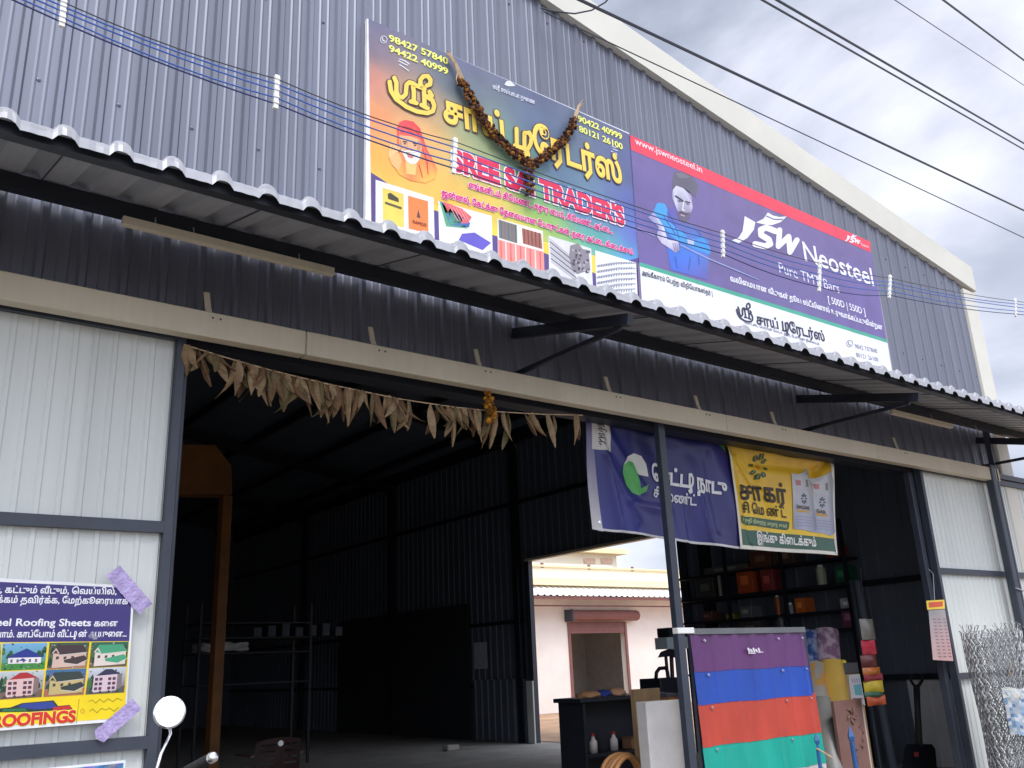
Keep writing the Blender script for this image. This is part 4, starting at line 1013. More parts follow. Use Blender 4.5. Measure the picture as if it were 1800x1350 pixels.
for (x, z, lab, c) in ((6.4, -.829, 'small white bottle with a red cap on the counter shelf', (214, 206, 196)), (6.68, -.829, 'small greenish tin box on the counter shelf beside the bottle', (130, 136, 116)), (6.95, -.829, 'flat tan carton on the counter shelf', (150, 110, 80))):
    t = thing('bottle' if 'bottle' in lab else 'box', lab, 'bottle' if 'bottle' in lab else 'box', (x, 7.15, z))
    if 'bottle' in lab:
        bm = bmesh.new(); lathe(bm, (x, 7.15, z), (0, 0, 1), ((0, .04), (.1, .04), (.13, .018), (.15, .016)), 14); obj('body', bm, mat('bottle_white', S(*c), .4), t, True)
        bm = bmesh.new(); lathe(bm, (x, 7.15, z+.15), (0, 0, 1), ((0, .02), (.025, .02)), 12); obj('cap', bm, ink((180, 50, 40)), t)
    else:
        obj('body', B((x-.09, 7.08, z), (x+.09, 7.22, z+.09), .004), ink(c), t); obj('lid', B((x-.094, 7.076, z+.091), (x+.094, 7.224, z+.11), .003), ink(tuple(int(k*.85) for k in c)), t)
# cut-off machine seen dark against the doorway
mc = thing('cutting_machine', 'black cut-off machine with a hoop handle standing behind the counter', 'machine', (8.0, 7.9, GZ))
def AM(u, v, y=7.9): return at(u, v, y)
bm = bmesh.new(); pa = AM(1144, 1193); box(bm, (pa.x, 7.75, GZ), (pa.x+.5, 8.1, pa.z), .01); obj('stand', bm, M_BLACK, mc)
bm = bmesh.new(); tube(bm, [AM(1153, 1193), AM(1154, 1182), AM(1159, 1175), AM(1170, 1174), AM(1173, 1180), AM(1175, 1193)], .022, 8); obj('hoop_handle', bm, M_BLACK, mc, True)
bm = bmesh.new()
ppt = [(1156, 1156), (1161, 1146), (1174, 1141), (1190, 1141), (1190, 1157), (1176, 1154)]
f_ = [[bm.verts.new(AM(u, v, y)) for u, v in ppt] for y in (7.85, 7.97)]
bm.faces.new(f_[0]); bm.faces.new(f_[1][::-1])
for i in range(6): bm.faces.new((f_[0][i], f_[1][i], f_[1][(i+1) % 6], f_[0][(i+1) % 6]))
obj('blade_guard', bm, M_BLACK, mc)
bm = bmesh.new(); tube(bm, [AM(1170, 1150), AM(1174, 1193)], .02, 8); tube(bm, [AM(1180, 1150), AM(1182, 1193)], .025, 8); obj('arm', bm, M_BLACK, mc)
pl = thing('carton', 'pale grey carton with a dark lid on top of the cutting machine', 'carton', AM(1178, 1130))
a, b = AM(1161, 1121), AM(1190, 1141)
obj('body', B((a.x, 7.8, b.z+.004), (b.x+.1, 8.0, a.z)), mat('grey_card', S(176, 190, 192), .7), pl)
c_ = AM(1165, 1104); obj('lid', B((c_.x, 7.8, a.z+.003), (b.x+.1, 8.0, c_.z)), M_BLACK, pl)
# plank, white slab, cable coil
pk = at(1115, 1212, 6.2); pk2 = at(1160, 1212, 6.2)
tag(obj('plank', B((pk.x, 6.2, GZ), (pk2.x, 6.26, pk.z), .004), M_WOOD), 'raw timber plank standing upright between the counter and the white slab', 'plank')
sa, sb_ = at(1135, 1234, 5.6), at(1201, 1234, 5.6)
bm = bmesh.new(); box(bm, (sa.x, 5.6, GZ), (sb_.x+.02, 5.72, sa.z), .006)
tag(obj('slab', bm, mat('white_slab', S(206, 202, 198), .55, 0, .1, 4, .1, 12)), 'white slab standing upright against the left of the front post', 'slab')
t = thing('tool_box', 'small rusty metal box lying on top of the white slab', 'box', at(1185, 1232, 5.66))
a, b = at(1174, 1226, 5.62), at(1190, 1233, 5.62); obj('body', B((a.x, 5.62, sa.z+.001), (b.x+.03, 5.7, a.z)), M_RUST, t); obj('lid', B((a.x-.004, 5.616, a.z+.001), (b.x+.034, 5.704, a.z+.03), .003), M_DARK, t)
co = thing('cable_coil', 'coil of tan hose lying in front of the counter', 'coil', at(1097, 1360, 6.0))
M_HOSE = mat('tan_hose', S(186, 134, 84), .5, 0, .12, 8)
cc = at(1098, 1372, 6.0)
for k in range(4):
    bm = bmesh.new(); r_ = .19+.012*(k % 2)
    tube(bm, [cc+Vector((math.cos(a)*r_, (k-1.5)*.036+.02*math.sin(a*2+k), math.sin(a)*r_)) for a in [i*2*math.pi/28 for i in range(29)]], .021, 8, False); obj('loop', bm, M_HOSE, co, True)
# ------------------------------------------------------------------ rolls, boards and tools leaning right of the sample board
def pm(name, c1, c2, sc=14, rough=.5):
    if name in MATS: return MATS[name]
    m = mat(name, c1, rough); r = [n for n in m.node_tree.nodes if n.type == 'VALTORGB'][0]; no = [n for n in m.node_tree.nodes if n.type == 'TEX_NOISE'][0]
    no.inputs['Scale'].default_value = sc; e_ = r.color_ramp.elements; e_[0].position = .46; e_[1].position = .56; e_[0].color = c1+(1,); e_[1].color = c2+(1,)
    return m
def roll(name, top, bot, wpx, y, m, label, lean=.2, inner=M_BLACK):
    A, Bt = at(*top, y+lean), at(*bot, y)
    r_ = abs(at(top[0]+wpx/2, top[1], y).x-at(top[0]-wpx/2, top[1], y).x)/2*.86
    d = (Bt-A).normalized(); Bt = A+d*((GZ+r_*.3-A.z)/d.z)
    t = thing(name, label, 'roll', Bt, 'sheet rolls leaning together')
    bm = bmesh.new(); n = 20; s_ = d.cross(Vector((0, 1, 0))).normalized(); u_ = s_.cross(d)
    for rad, fl in ((r_, 1), (r_*.86, -1)):
        rings = [[bm.verts.new(p+(s_*math.cos(q_)+u_*math.sin(q_))*rad*(1+.03*math.sin(q_*3))) for q_ in [k*2*math.pi/n for k in range(n)]] for p in (A, A+(Bt-A)*.5, Bt)]
        for x_, y_ in zip(rings, rings[1:]):
            for k in range(n): bm.faces.new((x_[k], x_[(k+1) % n], y_[(k+1) % n], y_[k])[::fl])
        if fl == 1: first = rings
    for k in range(n): bm.faces.new((first[0][k], first[0][(k+1) % n], rings[0][(k+1) % n], rings[0][k]))
    obj('outer_layer', bm, m, t, True)
    bm = bmesh.new(); lathe(bm, A+d*.03, d, ((0, r_*.4), (.9, r_*.4)), 14); obj('core', bm, mat('card_core', S(150, 130, 104), .9), t, True)
    return t
roll('vinyl_roll', (1420, 1112), (1432, 1350), 22, 6.3, pm('blue_floral', S(60, 84, 140), S(150, 160, 190), 9), 'blue patterned vinyl roll beside the sample board, half hidden')
roll('vinyl_roll', (1452, 1110), (1470, 1350), 30, 6.2, pm('purple_floral', S(150, 110, 140), S(200, 180, 186), 11), 'pale vinyl roll with purple flowers, tallest of the leaning rolls')
roll('vinyl_roll', (1428, 1168), (1452, 1350), 28, 5.9, pm('orange_grey_print', S(176, 170, 160), S(216, 160, 76), 7), 'grey and orange printed vinyl roll leaning beside the sample board')
roll('vinyl_roll', (1459, 1164), (1492, 1350), 30, 5.8, mat('yellow_vinyl', S(232, 190, 92), .4, 0, .08, 4), 'bright yellow vinyl roll leaning in the middle of the group')
roll('vinyl_roll', (1443, 1230), (1466, 1350), 24, 5.55, mat('grey_vinyl', S(140, 138, 134), .4, 0, .1, 5), 'short plain grey vinyl roll in front of the yellow one')
roll('vinyl_roll', (1424, 1236), (1432, 1350), 10, 5.6, mat('cream_vinyl', S(206, 186, 130), .5, 0, .1, 5), 'thin cream roll squeezed between the sample board and the grey roll')
# cardboard carton with a printed label behind the door panel
t = thing('carton', 'tall cardboard carton with a white printed label behind the brown door panel', 'carton', at(1500, 1260, 5.95))
a, b = at(1476, 1186, 5.95), at(1512, 1186, 5.95)
obj('body', B((a.x, 5.95, GZ), (b.x, 6.2, a.z), .006), mat('cardboard', S(178, 152, 118), .8, 0, .1, 6), t)
pl_ = Print(5.945)
pl_.poly('label', [(1491, 1187), (1511, 1185), (1521, 1240), (1496, 1230)], (222, 222, 226), 1)
pl_.poly('label_print', [(1500, 1204), (1513, 1202), (1516, 1222), (1503, 1222)], (120, 190, 200), 2); pl_.stroke('label_print', [(1499, 1228), (1516, 1228)], 1.6, (150, 90, 100), 2)
for i in range(4): pl_.stroke('label_print', [(1497+i*4, 1193), (1499+i*4, 1200)], 1.2, (150, 130, 170), 2)
pl_.done(t)
t = thing('tray', 'dark grey folded tray resting on the cardboard carton with a yellow cap on it', 'tray', at(1490, 1176, 5.95))
a, b = at(1474, 1166, 5.97), at(1508, 1166, 5.97); z0 = at(1490, 1184, 5.95).z
obj('body', B((a.x, 5.97, z0), (b.x, 6.18, a.z), .005), mat('grey_plastic', S(96, 96, 98), .5), t)
c_ = at(1489, 1162, 6.0); bm = bmesh.new(); lathe(bm, (c_.x, 6.05, a.z), (0, 0, 1), ((0, .035), (.02, .033), (.035, .012)), 12); obj('cap', bm, ink((240, 214, 60)), t)
# brown moulded door panel
YD = 5.45
t = thing('door_panel', 'brown moulded door panel with raised flowers leaning in front of the rolls', 'door panel', at(1500, 1360, YD))
a, b = at(1465, 1233, YD), at(1514, 1233, YD)
M_MOLD = mat('brown_moulded_skin', S(128, 96, 88), .3, 0, .12, 5)
obj('skin', B((a.x, YD, GZ), (b.x, YD+.035, a.z), .003), M_MOLD, t)
obj('pale_edge', B((b.x+.001, YD+.002, GZ), (b.x+.02, YD+.033, a.z-.003)), mat('pale_edge', S(206, 190, 180), .6), t)
bm = bmesh.new()
for i in range(5):
    an = i*1.26+.4; c_ = at(1496, 1258, YD); tube(bm, [c_+Vector((math.cos(an)*.02, -.004, math.sin(an)*.02)), c_+Vector((math.cos(an+.3)*.06, -.014, math.sin(an+.3)*.06)), c_+Vector((math.cos(an+.7)*.085, -.004, math.sin(an+.7)*.085))], [.008, .012, .005], 6)
rz = random.Random(5)
for i in range(26):
    u, v = 1497+rz.uniform(-8, 24)+i*.8, 1276+i*4.5; c_ = at(u, v, YD)
    if not a.x+.06 < c_.x < b.x-.06 or c_.z < GZ+.1: continue
    an = rz.uniform(0, 6.28); tube(bm, [c_+Vector((math.cos(an+k*.9)*.035*(k+.4)/2, -.004-.006*(k == 1), math.sin(an+k*.9)*.035*(k+.4)/2)) for k in range(3)], .006, 5)
obj('raised_flowers', bm, M_MOLD, t, True)
# blue spear topped rails
M_BLUE = mat('blue_painted_iron', S(44, 92, 150), .4, 0, .12, 8)
for (u, v, u2, v2, y, lab) in ((1434, 1287, 1442, 1350, 5.1, 'thin blue spear topped iron rod left of the brown door panel'), (1493, 1276, 1505, 1350, 5.2, 'thicker blue spear topped iron rod before the brown door panel')):
    A, Bt = at(u, v, y), at(u2, v2, y); d = (Bt-A).normalized(); E_ = A+d*((GZ-A.z)/d.z)
    t = thing('iron_rod', lab, 'iron rod', E_, 'blue spear topped rods')
    k = 1.0 if u > 1450 else .75
    bm = bmesh.new(); tube(bm, [A+d*.14, E_], .022*k, 8); obj('shaft', bm, M_BLUE, t)
    bm = bmesh.new(); lathe(bm, A, d, ((0, .002), (.09*k, .038*k), (.125*k, .03*k), (.13*k, .018*k), (.15, .02*k)), 4); obj('spear_head', bm, M_BLUE, t)
    if k < 1: 
        bm = bmesh.new(); c_ = A+d*.13; tube(bm, [c_+Vector((-.03, -.01, .0)), c_+Vector((.16, -.02, -.09))], .008, 6); obj('tie_wire', bm, M_STRAW, t)
# ------------------------------------------------------------------ hanging sachets
YH = 5.3
t = thing('sachet_strip', 'hanging strip of red, yellow and green sachets in front of the grey wall', 'sachet strip', at(1524, 1170, YH))
segs = [('grey_sachet', (1512, 1088, 1534, 1124), (126, 120, 112)), ('red_sachet', (1513, 1126, 1533, 1150), (196, 40, 66)), ('brown_sachet', (1515, 1152, 1535, 1172), (104, 48, 46)), ('orange_sachet', (1518, 1174, 1543, 1186), (190, 110, 48)), ('red_sachet', (1518, 1186, 1545, 1196), (140, 34, 50)),
        ('yellow_sachet', (1520, 1198, 1546, 1216), (196, 172, 50)), ('green_sachet', (1522, 1217, 1549, 1224), (50, 96, 70)), ('orange_sachet', (1523, 1225, 1551, 1238), (190, 86, 44))]
for i, (n, (u0, v0, u1, v1), c) in enumerate(segs):
    a, b = at(u0-2, v0, YH), at(u1+7, v1, YH); c = tuple(int(k_*.8) for k_ in c); bm = bmesh.new(); nx, nz = 5, 4; g = []
    for j in range(nz+1):
        g.append([bm.verts.new((a.x+(b.x-a.x)*k/nx, YH-.03*math.sin(math.pi*k/nx)*math.sin(math.pi*j/nz)-.012*math.sin(i*2+k), a.z+(b.z-a.z)*j/nz)) for k in range(nx+1)])
    for j in range(nz):
        for k in range(nx): bm.faces.new((g[j][k], g[j][k+1], g[j+1][k+1], g[j+1][k]))
    obj(n, bm, mat('foil_%d' % i, S(*c), .3, 0, .25, 14), t, True)
bm = bmesh.new(); tube(bm, [at(1512, 1000, 5.2), at(1522, 1088, YH)], .003); obj('thread', bm, M_BLACK, t)
t = thing('sachet_pack', 'hanging pack of pink sachets with a yellow header card beside the right door', 'sachet pack', at(1645, 1110, 4.9))
qh = Print(4.9)
qh.poly('header_card', [(1628, 1056), (1660, 1054), (1661, 1070), (1630, 1072)], (240, 206, 60), 0); qh.poly('header_print', [(1632, 1059), (1657, 1057), (1657, 1066), (1633, 1068)], (214, 84, 48), 1)
qh.poly('pink_sheet', [(1632, 1073), (1661, 1071), (1676, 1162), (1640, 1160)], [(150, 150, 152), (160, 158, 158), (226, 176, 176), (214, 180, 176)], 0)
for i in range(12):
    for j in range(3): qh.stroke('pink_print', [(1640+j*9+i*.9, 1088+i*6), (1644+j*9+i*.9, 1088.3+i*6)], 1.6, (150, 110, 116), 1)
qh.done(t, print_mat('printed_vinyl'))
bm = bmesh.new(); tube(bm, [at(1643, 1056, 4.9), at(1640, 1008, 4.93), at(1632, 1000, 4.97)], .004); obj('hook_wire', bm, M_GALV, t)
# ------------------------------------------------------------------ spade
t = thing('spade', 'black long handled spade with a D grip leaning against the pale wall', 'spade', at(1610, 1390, 5.75))
def sp(u, v): return at(u, v, 5.75)
bm = bmesh.new(); tube(bm, [sp(1602, 1188), sp(1601, 1196), sp(1606, 1204), sp(1611, 1207), sp(1616, 1204), sp(1621, 1196), sp(1621, 1188), sp(1611, 1186), sp(1602, 1188)], .017, 8, False); obj('grip', bm, M_RUB, t, True)
bm = bmesh.new(); tube(bm, [sp(1611, 1206), sp(1613, 1250), sp(1616, 1312)], [.036, .033, .038], 10); obj('shaft', bm, M_RUB, t, True)
bm = bmesh.new()
g = []
for j, (v, w_, cv) in enumerate(((1308, 44, .0), (1316, 54, .02), (1345, 60, .03), (1380, 66, .03), (1400, 40, .02), (1410, 6, .0))):
    cu_ = 1616+(v-1312)*-.02; g.append([bm.verts.new(sp(cu_+w_/2*k, v)+Vector((0, -.02*(1-k*k)-(.008 if j else 0), 0))) for k in (-1, -.5, 0, .5, 1)])
for r0, r1 in zip(g, g[1:]):
    for k in range(4): bm.faces.new((r0[k], r0[k+1], r1[k+1], r1[k]))
bmesh.ops.solidify(bm, geom=bm.faces[:], thickness=.004); obj('blade', bm, M_BLACK, t)
qs = Print(5.71); qs.poly('blade_sticker', [(1606, 1322), (1614, 1322), (1615, 1330), (1607, 1330)], (150, 50, 60), 1); qs.done(t)
# ------------------------------------------------------------------ roll of chain link mesh
YM = 4.40; rM = .27; cxm = 9.25; ztm = at(1720, 1108, YM).z
ch = thing('mesh_roll', 'roll of galvanised chain link fencing standing in front of the right door', 'mesh roll', (cxm, YM, GZ))
M_MESH = mat('galvanised_wire', S(158, 160, 162), .45, .3, .15, 20)
for li in range(3):
    r0 = rM-.035*li; bm = bmesh.new(); nA = int(24-2*li); pz = .06; nZ = int((ztm-GZ)/pz)
    for s_ in (1, -1):
        for k in range(nA):
            if random.random() < .04: continue
            pts = []; ph = random.uniform(-.01, .01); top = nZ+random.choice([-1, 0, 0, 1])
            for j in range(top+1):
                zz = GZ+j*pz; an = 2*math.pi*(k+.5*s_*((j % 2)-.5)+.5*((li) % 2))/nA+ph
                rj = r0*(1+.05*math.sin(an*2+li)+.03*math.sin(zz*5+an))+.006*s_
                le = .05*(zz-GZ)-.05
                pts.append(Vector((cxm-le+rj*math.cos(an), YM+rj*math.sin(an), zz+random.uniform(-.006, .006))))
            if top: 
                e_ = pts[-1]; pts.append(e_+Vector((random.uniform(-.02, .02), random.uniform(-.02, .02), random.uniform(.0, .03))))
            tube(bm, pts, .0048, 4, False)
    obj('wire_layer', bm, M_MESH, ch)
t = thing('plastic_sheet', 'crumpled blue and white printed plastic sheet tied round the chain link roll', 'plastic sheet', (cxm, YM-rM, -.4))
bm = bmesh.new(); cl = bm.loops.layers.color.new('Col'); g = []
zt_, zb_ = at(1770, 1208, 4.35).z, at(1770, 1292, 4.35).z
for j in range(15):
    row = []
    for k in range(19):
        an = -2.75+k*.1; zz = zt_+(zb_-zt_)*j/14
        rj = rM*1.1+.012*math.sin(k*1.7+j*.9)+random.uniform(-.008, .008)
        row.append(bm.verts.new((cxm+rj*math.cos(an), YM+rj*math.sin(an), zz+.012*math.sin(k*.9))))
    g.append(row)
for j in range(14):
    for k in range(18):
        f = bm.faces.new((g[j][k], g[j][k+1], g[j+1][k+1], g[j+1][k]))
        c = random.choice([(120, 150, 180), (200, 206, 212), (150, 176, 200), (96, 126, 160), (170, 180, 190)]) if j > 2 else random.choice([(220, 220, 214), (190, 200, 206)])
        for lp in f.loops: lp[cl] = tuple(lin(x)**(1/2.2) for x in c)+(1,)
obj('sheet', bm, print_mat('crinkled_plastic', .2), t, True)
t = thing('paper_tag', 'small orange paper tag hanging on the white door beside the mesh roll', 'tag', at(1776, 1172, 4.9))
qh = Print(4.9); qh.poly('card', [(1772, 1165), (1778, 1161), (1780, 1172), (1776, 1178), (1779, 1188), (1773, 1188), (1773, 1176)], (236, 176, 80), 0); qh.done(t)
# ------------------------------------------------------------------ neighbouring house seen through the side doorway
YN = 22.5
nb = thing('neighbour_house', 'cream painted house with a brown roller shutter seen through the side doorway', 'house', (21, YN, GZ))
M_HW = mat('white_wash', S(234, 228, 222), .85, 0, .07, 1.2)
M_HC = mat('cream_paint', S(242, 236, 216), .8, 0, .06, 1.5)
M_HY = mat('yellow_paint', S(242, 228, 186), .7, 0, .08, 2)
M_SH = mat('brown_shutter_paint', S(128, 84, 80), .5, 0, .15, 3)
def an(u, v, y=YN): return at(u, v, y)
zc = an(1050, 1049).z; zo = an(1050, 1094).z; xo0, xo1 = an(1002, 1150).x, an(1102, 1150).x
X0, X1 = 13.5, 30.0
wl = obj('wall', B((X0, YN, GZ), (xo0, YN+.25, zc)), M_HW, nb)
obj('wall', B((xo1, YN, GZ), (X1, YN+.25, zc)), M_HW, nb)
obj('wall', B((xo0, YN, zo), (xo1, YN+.25, zc)), M_HW, nb)
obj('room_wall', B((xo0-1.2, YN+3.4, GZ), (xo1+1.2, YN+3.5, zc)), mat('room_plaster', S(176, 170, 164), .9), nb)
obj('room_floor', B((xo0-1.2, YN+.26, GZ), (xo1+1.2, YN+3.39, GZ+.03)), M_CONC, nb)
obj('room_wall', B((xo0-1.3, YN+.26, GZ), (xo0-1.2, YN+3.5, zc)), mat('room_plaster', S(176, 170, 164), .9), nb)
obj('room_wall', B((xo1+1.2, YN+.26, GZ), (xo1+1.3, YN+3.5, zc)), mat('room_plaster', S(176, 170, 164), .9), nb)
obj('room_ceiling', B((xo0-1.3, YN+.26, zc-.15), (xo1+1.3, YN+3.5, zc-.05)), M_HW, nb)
sh = obj('shutter_guide', B((xo0-.05, YN-.04, GZ), (xo0+.05, YN-.003, zo)), M_SH, nb)
obj('shutter_guide', B((xo1-.05, YN-.04, GZ), (xo1+.05, YN-.003, zo)), M_SH, nb)
b0, b1 = an(994, 1073), an(1112, 1092)
bm = bmesh.new(); r_ = (b0.z-b1.z)/2; c_ = Vector((b0.x, YN-.22, (b0.z+b1.z)/2))
lathe(bm, c_, (1, 0, 0), ((0, r_*.98), (.05, r_), (b1.x-b0.x-.05, r_), (b1.x-b0.x, r_*.98)), 8)
obj('shutter_box', bm, M_SH, nb)
obj('shutter_end', B((b0.x-.06, YN-.4, c_.z-r_*1.05), (b0.x-.005, YN-.003, c_.z+r_*1.05)), M_DARK, nb)
bm = bmesh.new(); z_ = zo+.02
for i in range(4): box(bm, (xo0+.06, YN-.03+.006*(i % 2), z_-.09*(i+1)), (xo1-.06, YN-.012+.006*(i % 2), z_-.09*i-.004))
obj('shutter_curtain', bm, M_SH, nb)
obj('inner_door', B((xo0+.12, YN+.3, GZ), (xo0+.3, YN+1.3, an(1000, 1122).z)), M_HW, nb)
# canopy of the house
zt = an(1050, 1037, YN-.9).z; zb_ = an(1050, 1048, YN-.9).z
bm = bmesh.new(); pr_ = ribs(X0, X1, .25, .035, tw=.06, bw=.12)
sheet(bm, pr_, [lambda x, o: Vector((x, YN-.9, zb_+o)), lambda x, o: Vector((x, YN+.05, zb_+.42+o))])
cn = obj('porch_roof', bm, mat('white_porch_sheet', S(240, 238, 238), .5, 0, .04, 2), nb)
obj('porch_beam', B((X0, YN-.86, zb_-.10), (X1, YN-.80, zb_-.02)), M_SH, cn)
bm = bmesh.new(); tube(bm, [(X0, YN-.6, zb_-.28), (X1, YN-.6, zb_-.28)], .025)
obj('porch_rod', bm, M_SH, cn)
for x in range(14, 30):
    bm = bmesh.new(); bar(bm, (x+.4, YN-.6, zb_-.3), (x+.4, YN-.6, zb_+.1), .04, .04); obj('porch_strut', bm, M_SH, cn)
z1 = an(1050, 1032).z; z2 = an(1050, 1021).z; z3_ = an(1050, 1001).z; z4 = an(1100, 994).z
obj('upper_wall', B((X0, YN+.25, zc), (X1, YN+.5, z1)), M_HC, nb)
obj('cornice', B((X0, YN-.35, z1), (X1, YN+.5, z2)), M_HY, nb)
obj('parapet', B((X0, YN-.1, z2+.002), (X1, YN+.1, z3_)), M_HC, nb)
obj('ledge', B((X0, YN-.16, z3_+.001), (X1, YN+.14, z3_+.06)), M_HY, nb)
obj('parapet', B((X0, YN-.06, z3_+.062), (an(1075, 1000).x, YN+.1, an(1000, 992).z)), M_HC, nb)
for x in range(14, 30, 2): obj('vent', B((x+.3, YN-.115, z2+.35), (x+.42, YN-.101, z2+.5)), M_SH, nb)
for x in range(15, 30, 3): obj('upper_window', B((x, YN+.235, z1-.42), (x+1.4, YN+.249, z1-.03)), M_DARK, nb)
nb2 = thing('neighbour_house', 'pale beige upper storey rising behind the cream house seen through the side doorway', 'house', (26, 29, GZ))
hp = at(1083, 975, 29)
obj('wall', B((14, 29, GZ), (hp.x, 33, at(1050, 974, 29).z)), M_HC, nb2)
obj('roof_slab', B((13.8, 28.6, at(1050, 974, 29).z+.002), (hp.x+.3, 33, at(1050, 974, 29).z+.22)), M_HY, nb2)
for u in (1026, 1056): 
    a, b = at(u, 981, 28.98), at(u+20, 991, 28.98); f = obj('window', B((a.x, 28.95, b.z), (b.x, 28.995, a.z)), mat('pink_shade', S(216, 186, 166), .8), nb2)
# ------------------------------------------------------------------ orange steel frame in the dark of the shed
of = thing('gantry_frame', 'rusty orange steel frame with a tall post and cross beam in the dark at left', 'frame', (4.95, 12, GZ))
YO = 12.0
def ao(u, v): return at(u, v, YO)
pa, pb = ao(376, 1100), ao(393, 1100); tp = ao(385, 872)
obj('post', B((pa.x, YO-.09, GZ), (pb.x, YO+.09, tp.z), .006), M_RUST, of)
bm = bmesh.new(); ptl = [(40, 782), (372, 786), (400, 822), (402, 872), (40, 868)]
f_ = [[bm.verts.new(ao(u, v)+Vector((0, dy, 0))) for u, v in ptl] for dy in (-.14, .14)]
bm.faces.new(f_[0]); bm.faces.new(f_[1][::-1])
for i in range(5): bm.faces.new((f_[0][i], f_[1][i], f_[1][(i+1) % 5], f_[0][(i+1) % 5]))
obj('cross_beam', bm, M_RUST, of)
q0 = ao(60, 1100); obj('post', B((q0.x, YO-.09, GZ), (q0.x+.16, YO+.09, ao(60, 868).z), .006), M_RUST, of)
# storage rack and bundles
rk = thing('storage_rack', 'dark steel storage rack standing deep in the left of the shed', 'rack', (6.3, 15, GZ))
ra, rb = at(350, 1142, 15), at(545, 1142, 15)
for x in (ra.x, rb.x):
    for y in (15.0, 15.7): obj('upright', B((x-.02, y-.02, GZ), (x+.02, y+.02, at(500, 1060, 15).z)), M_BLACK, rk)
for v in (1094, 1120, 1146, 1200): obj('shelf', B((ra.x-.02, 14.98, at(450, v, 15).z-.02), (rb.x+.02, 15.72, at(450, v, 15).z)), M_BLACK, rk)
a, b = at(356, 1130, 15), at(437, 1145, 15)
bm = bmesh.new(); box(bm, (a.x, 15.05, b.z+.01), (b.x, 15.5, a.z))
bmesh.ops.subdivide_edges(bm, edges=bm.edges[:], cuts=6, use_grid_fill=True)
for v in bm.verts: v.co += Vector((random.uniform(-.02, .02), random.uniform(-.02, .02), random.uniform(-.02, .02)))
tag(obj('bundle', bm, mat('pale_wrap', S(170, 170, 170), .8), None, True), 'pale wrapped bundle lying on the dark storage rack', 'bundle')
for k in range(7):
    x = ra.x+.9+.25*k; zz = at(450, 1120, 15).z
    lab = ['narrow dull steel angle bundle on the rack, first from the pale bundle', 'second dull steel angle bundle from the pale bundle', 'third dull steel angle bundle from the pale bundle', 'fourth dull steel angle bundle from the pale bundle', 'fifth dull steel angle bundle from the pale bundle', 'sixth dull steel angle bundle from the pale bundle', 'dull steel angle bundle at the right end of the rack'][k]
    tag(obj('steel_bundle', B((x, 15.0, zz+.002), (x+.14, 15.65, zz+.16+.03*(k % 3)), .01), M_DARK), lab, 'steel bundle', 'steel bundles on the rack')
# paper notice and pale strip on the side wall by the doorway
a, b = atx(833, 1130, XW-.14), atx(857, 1175, XW-.14)
bm = bmesh.new(); box(bm, (XW-.142, min(a.y, b.y), b.z), (XW-.138, max(a.y, b.y), a.z))
no_ = tag(obj('notice', bm, mat('notice_paper', S(190, 196, 206), .8, 0, .15, 9)), 'pale paper notice stuck on the dark side wall left of the doorway', 'notice')
a, b = atx(926, 1197, XW-.12), atx(942, 1303, XW-.12)
tag(obj('pale_board', B((XW-.14, min(a.y, b.y), GZ), (XW-.11, max(a.y, b.y), a.z)), M_WHITE), 'narrow pale board standing against the wall left of the side doorway', 'board')
# brown plastic chair
ct = thing('plastic_chair', 'brown plastic chair with a slotted back standing inside the doorway', 'chair', (3.95, 9.2, GZ))
M_CH = mat('brown_plastic', S(78, 58, 56), .4, 0, .1, 8)
cw, x_ = .25, 3.9
bm = bmesh.new(); zb0, zb1 = GZ+.45, at(485, 1296, 9).z
def bk(k, t): return Vector((x_+k*cw*(1-.08*t), 9.0-.06*t+.05*(k*k), zb0+(zb1-zb0)*t+(-.03*(k*k) if t == 1 else 0)))
for (t0, t1) in ((0, .16), (.24, .36), (.44, .56), (.64, .76), (.84, 1)):
    pass
n = 10
rows_ = [0, .2, .3, .36, .46, .52, .62, .68, .78, .84, 1]
g = [[bm.verts.new(bk(-1+2*k/n, t)) for k in range(n+1)] for t in rows_]
for j in range(len(rows_)-1):
    for k in range(n):
        if j in (2, 4, 6, 8) and (1 <= k <= 3 or 5 < k+1 <= 9 and k >= 6): continue
        bm.faces.new((g[j][k], g[j][k+1], g[j+1][k+1], g[j+1][k]))
bmesh.ops.solidify(bm, geom=bm.faces[:], thickness=.016)
obj('backrest', bm, M_CH, ct, False)
bm = bmesh.new(); lathe(bm, (x_, 8.95, zb1-.055), (0, -1, 0), ((0, .03), (.006, .026)), 12); obj('badge', bm, M_WPLA, ct)
obj('seat', B((x_-cw, 9.03, zb0-.03), (x_+cw, 9.48, zb0), .02), M_CH, ct)
for sx in (-1, 1):
    for y in (9.05, 9.45):
        bm = bmesh.new(); bar(bm, (x_+sx*(cw-.03), y, zb0-.032), (x_+sx*(cw+.01), y+(.03 if y > 9.2 else -.03), GZ), .05, .05, up=(0, 1, 0)); obj('leg', bm, M_CH, ct)
    bm = bmesh.new(); bar(bm, (x_+sx*cw, 9.02, zb0+.2), (x_+sx*cw, 9.42, zb0+.2), .05, .02); bar(bm, (x_+sx*cw, 9.40, zb0-.02), (x_+sx*cw, 9.40, zb0+.19), .02, .05); obj('armrest', bm, M_CH, ct)
t = thing('sandal', 'small dark red object lying on the floor right of the chair', 'sandal', at(552, 1318, 9.6))
c_ = Vector((at(552, 1318, 9.6).x, 9.6, GZ)); bm = bmesh.new(); box(bm, c_+Vector((-.13, -.05, .001)), c_+Vector((.13, .05, .03)), .01); obj('sole', bm, ink((110, 60, 66)), t)
bm = bmesh.new(); tube(bm, [c_+Vector((.0, -.045, .03)), c_+Vector((.06, 0, .08)), c_+Vector((.0, .045, .03))], .012); obj('strap', bm, ink((200, 190, 196)), t)
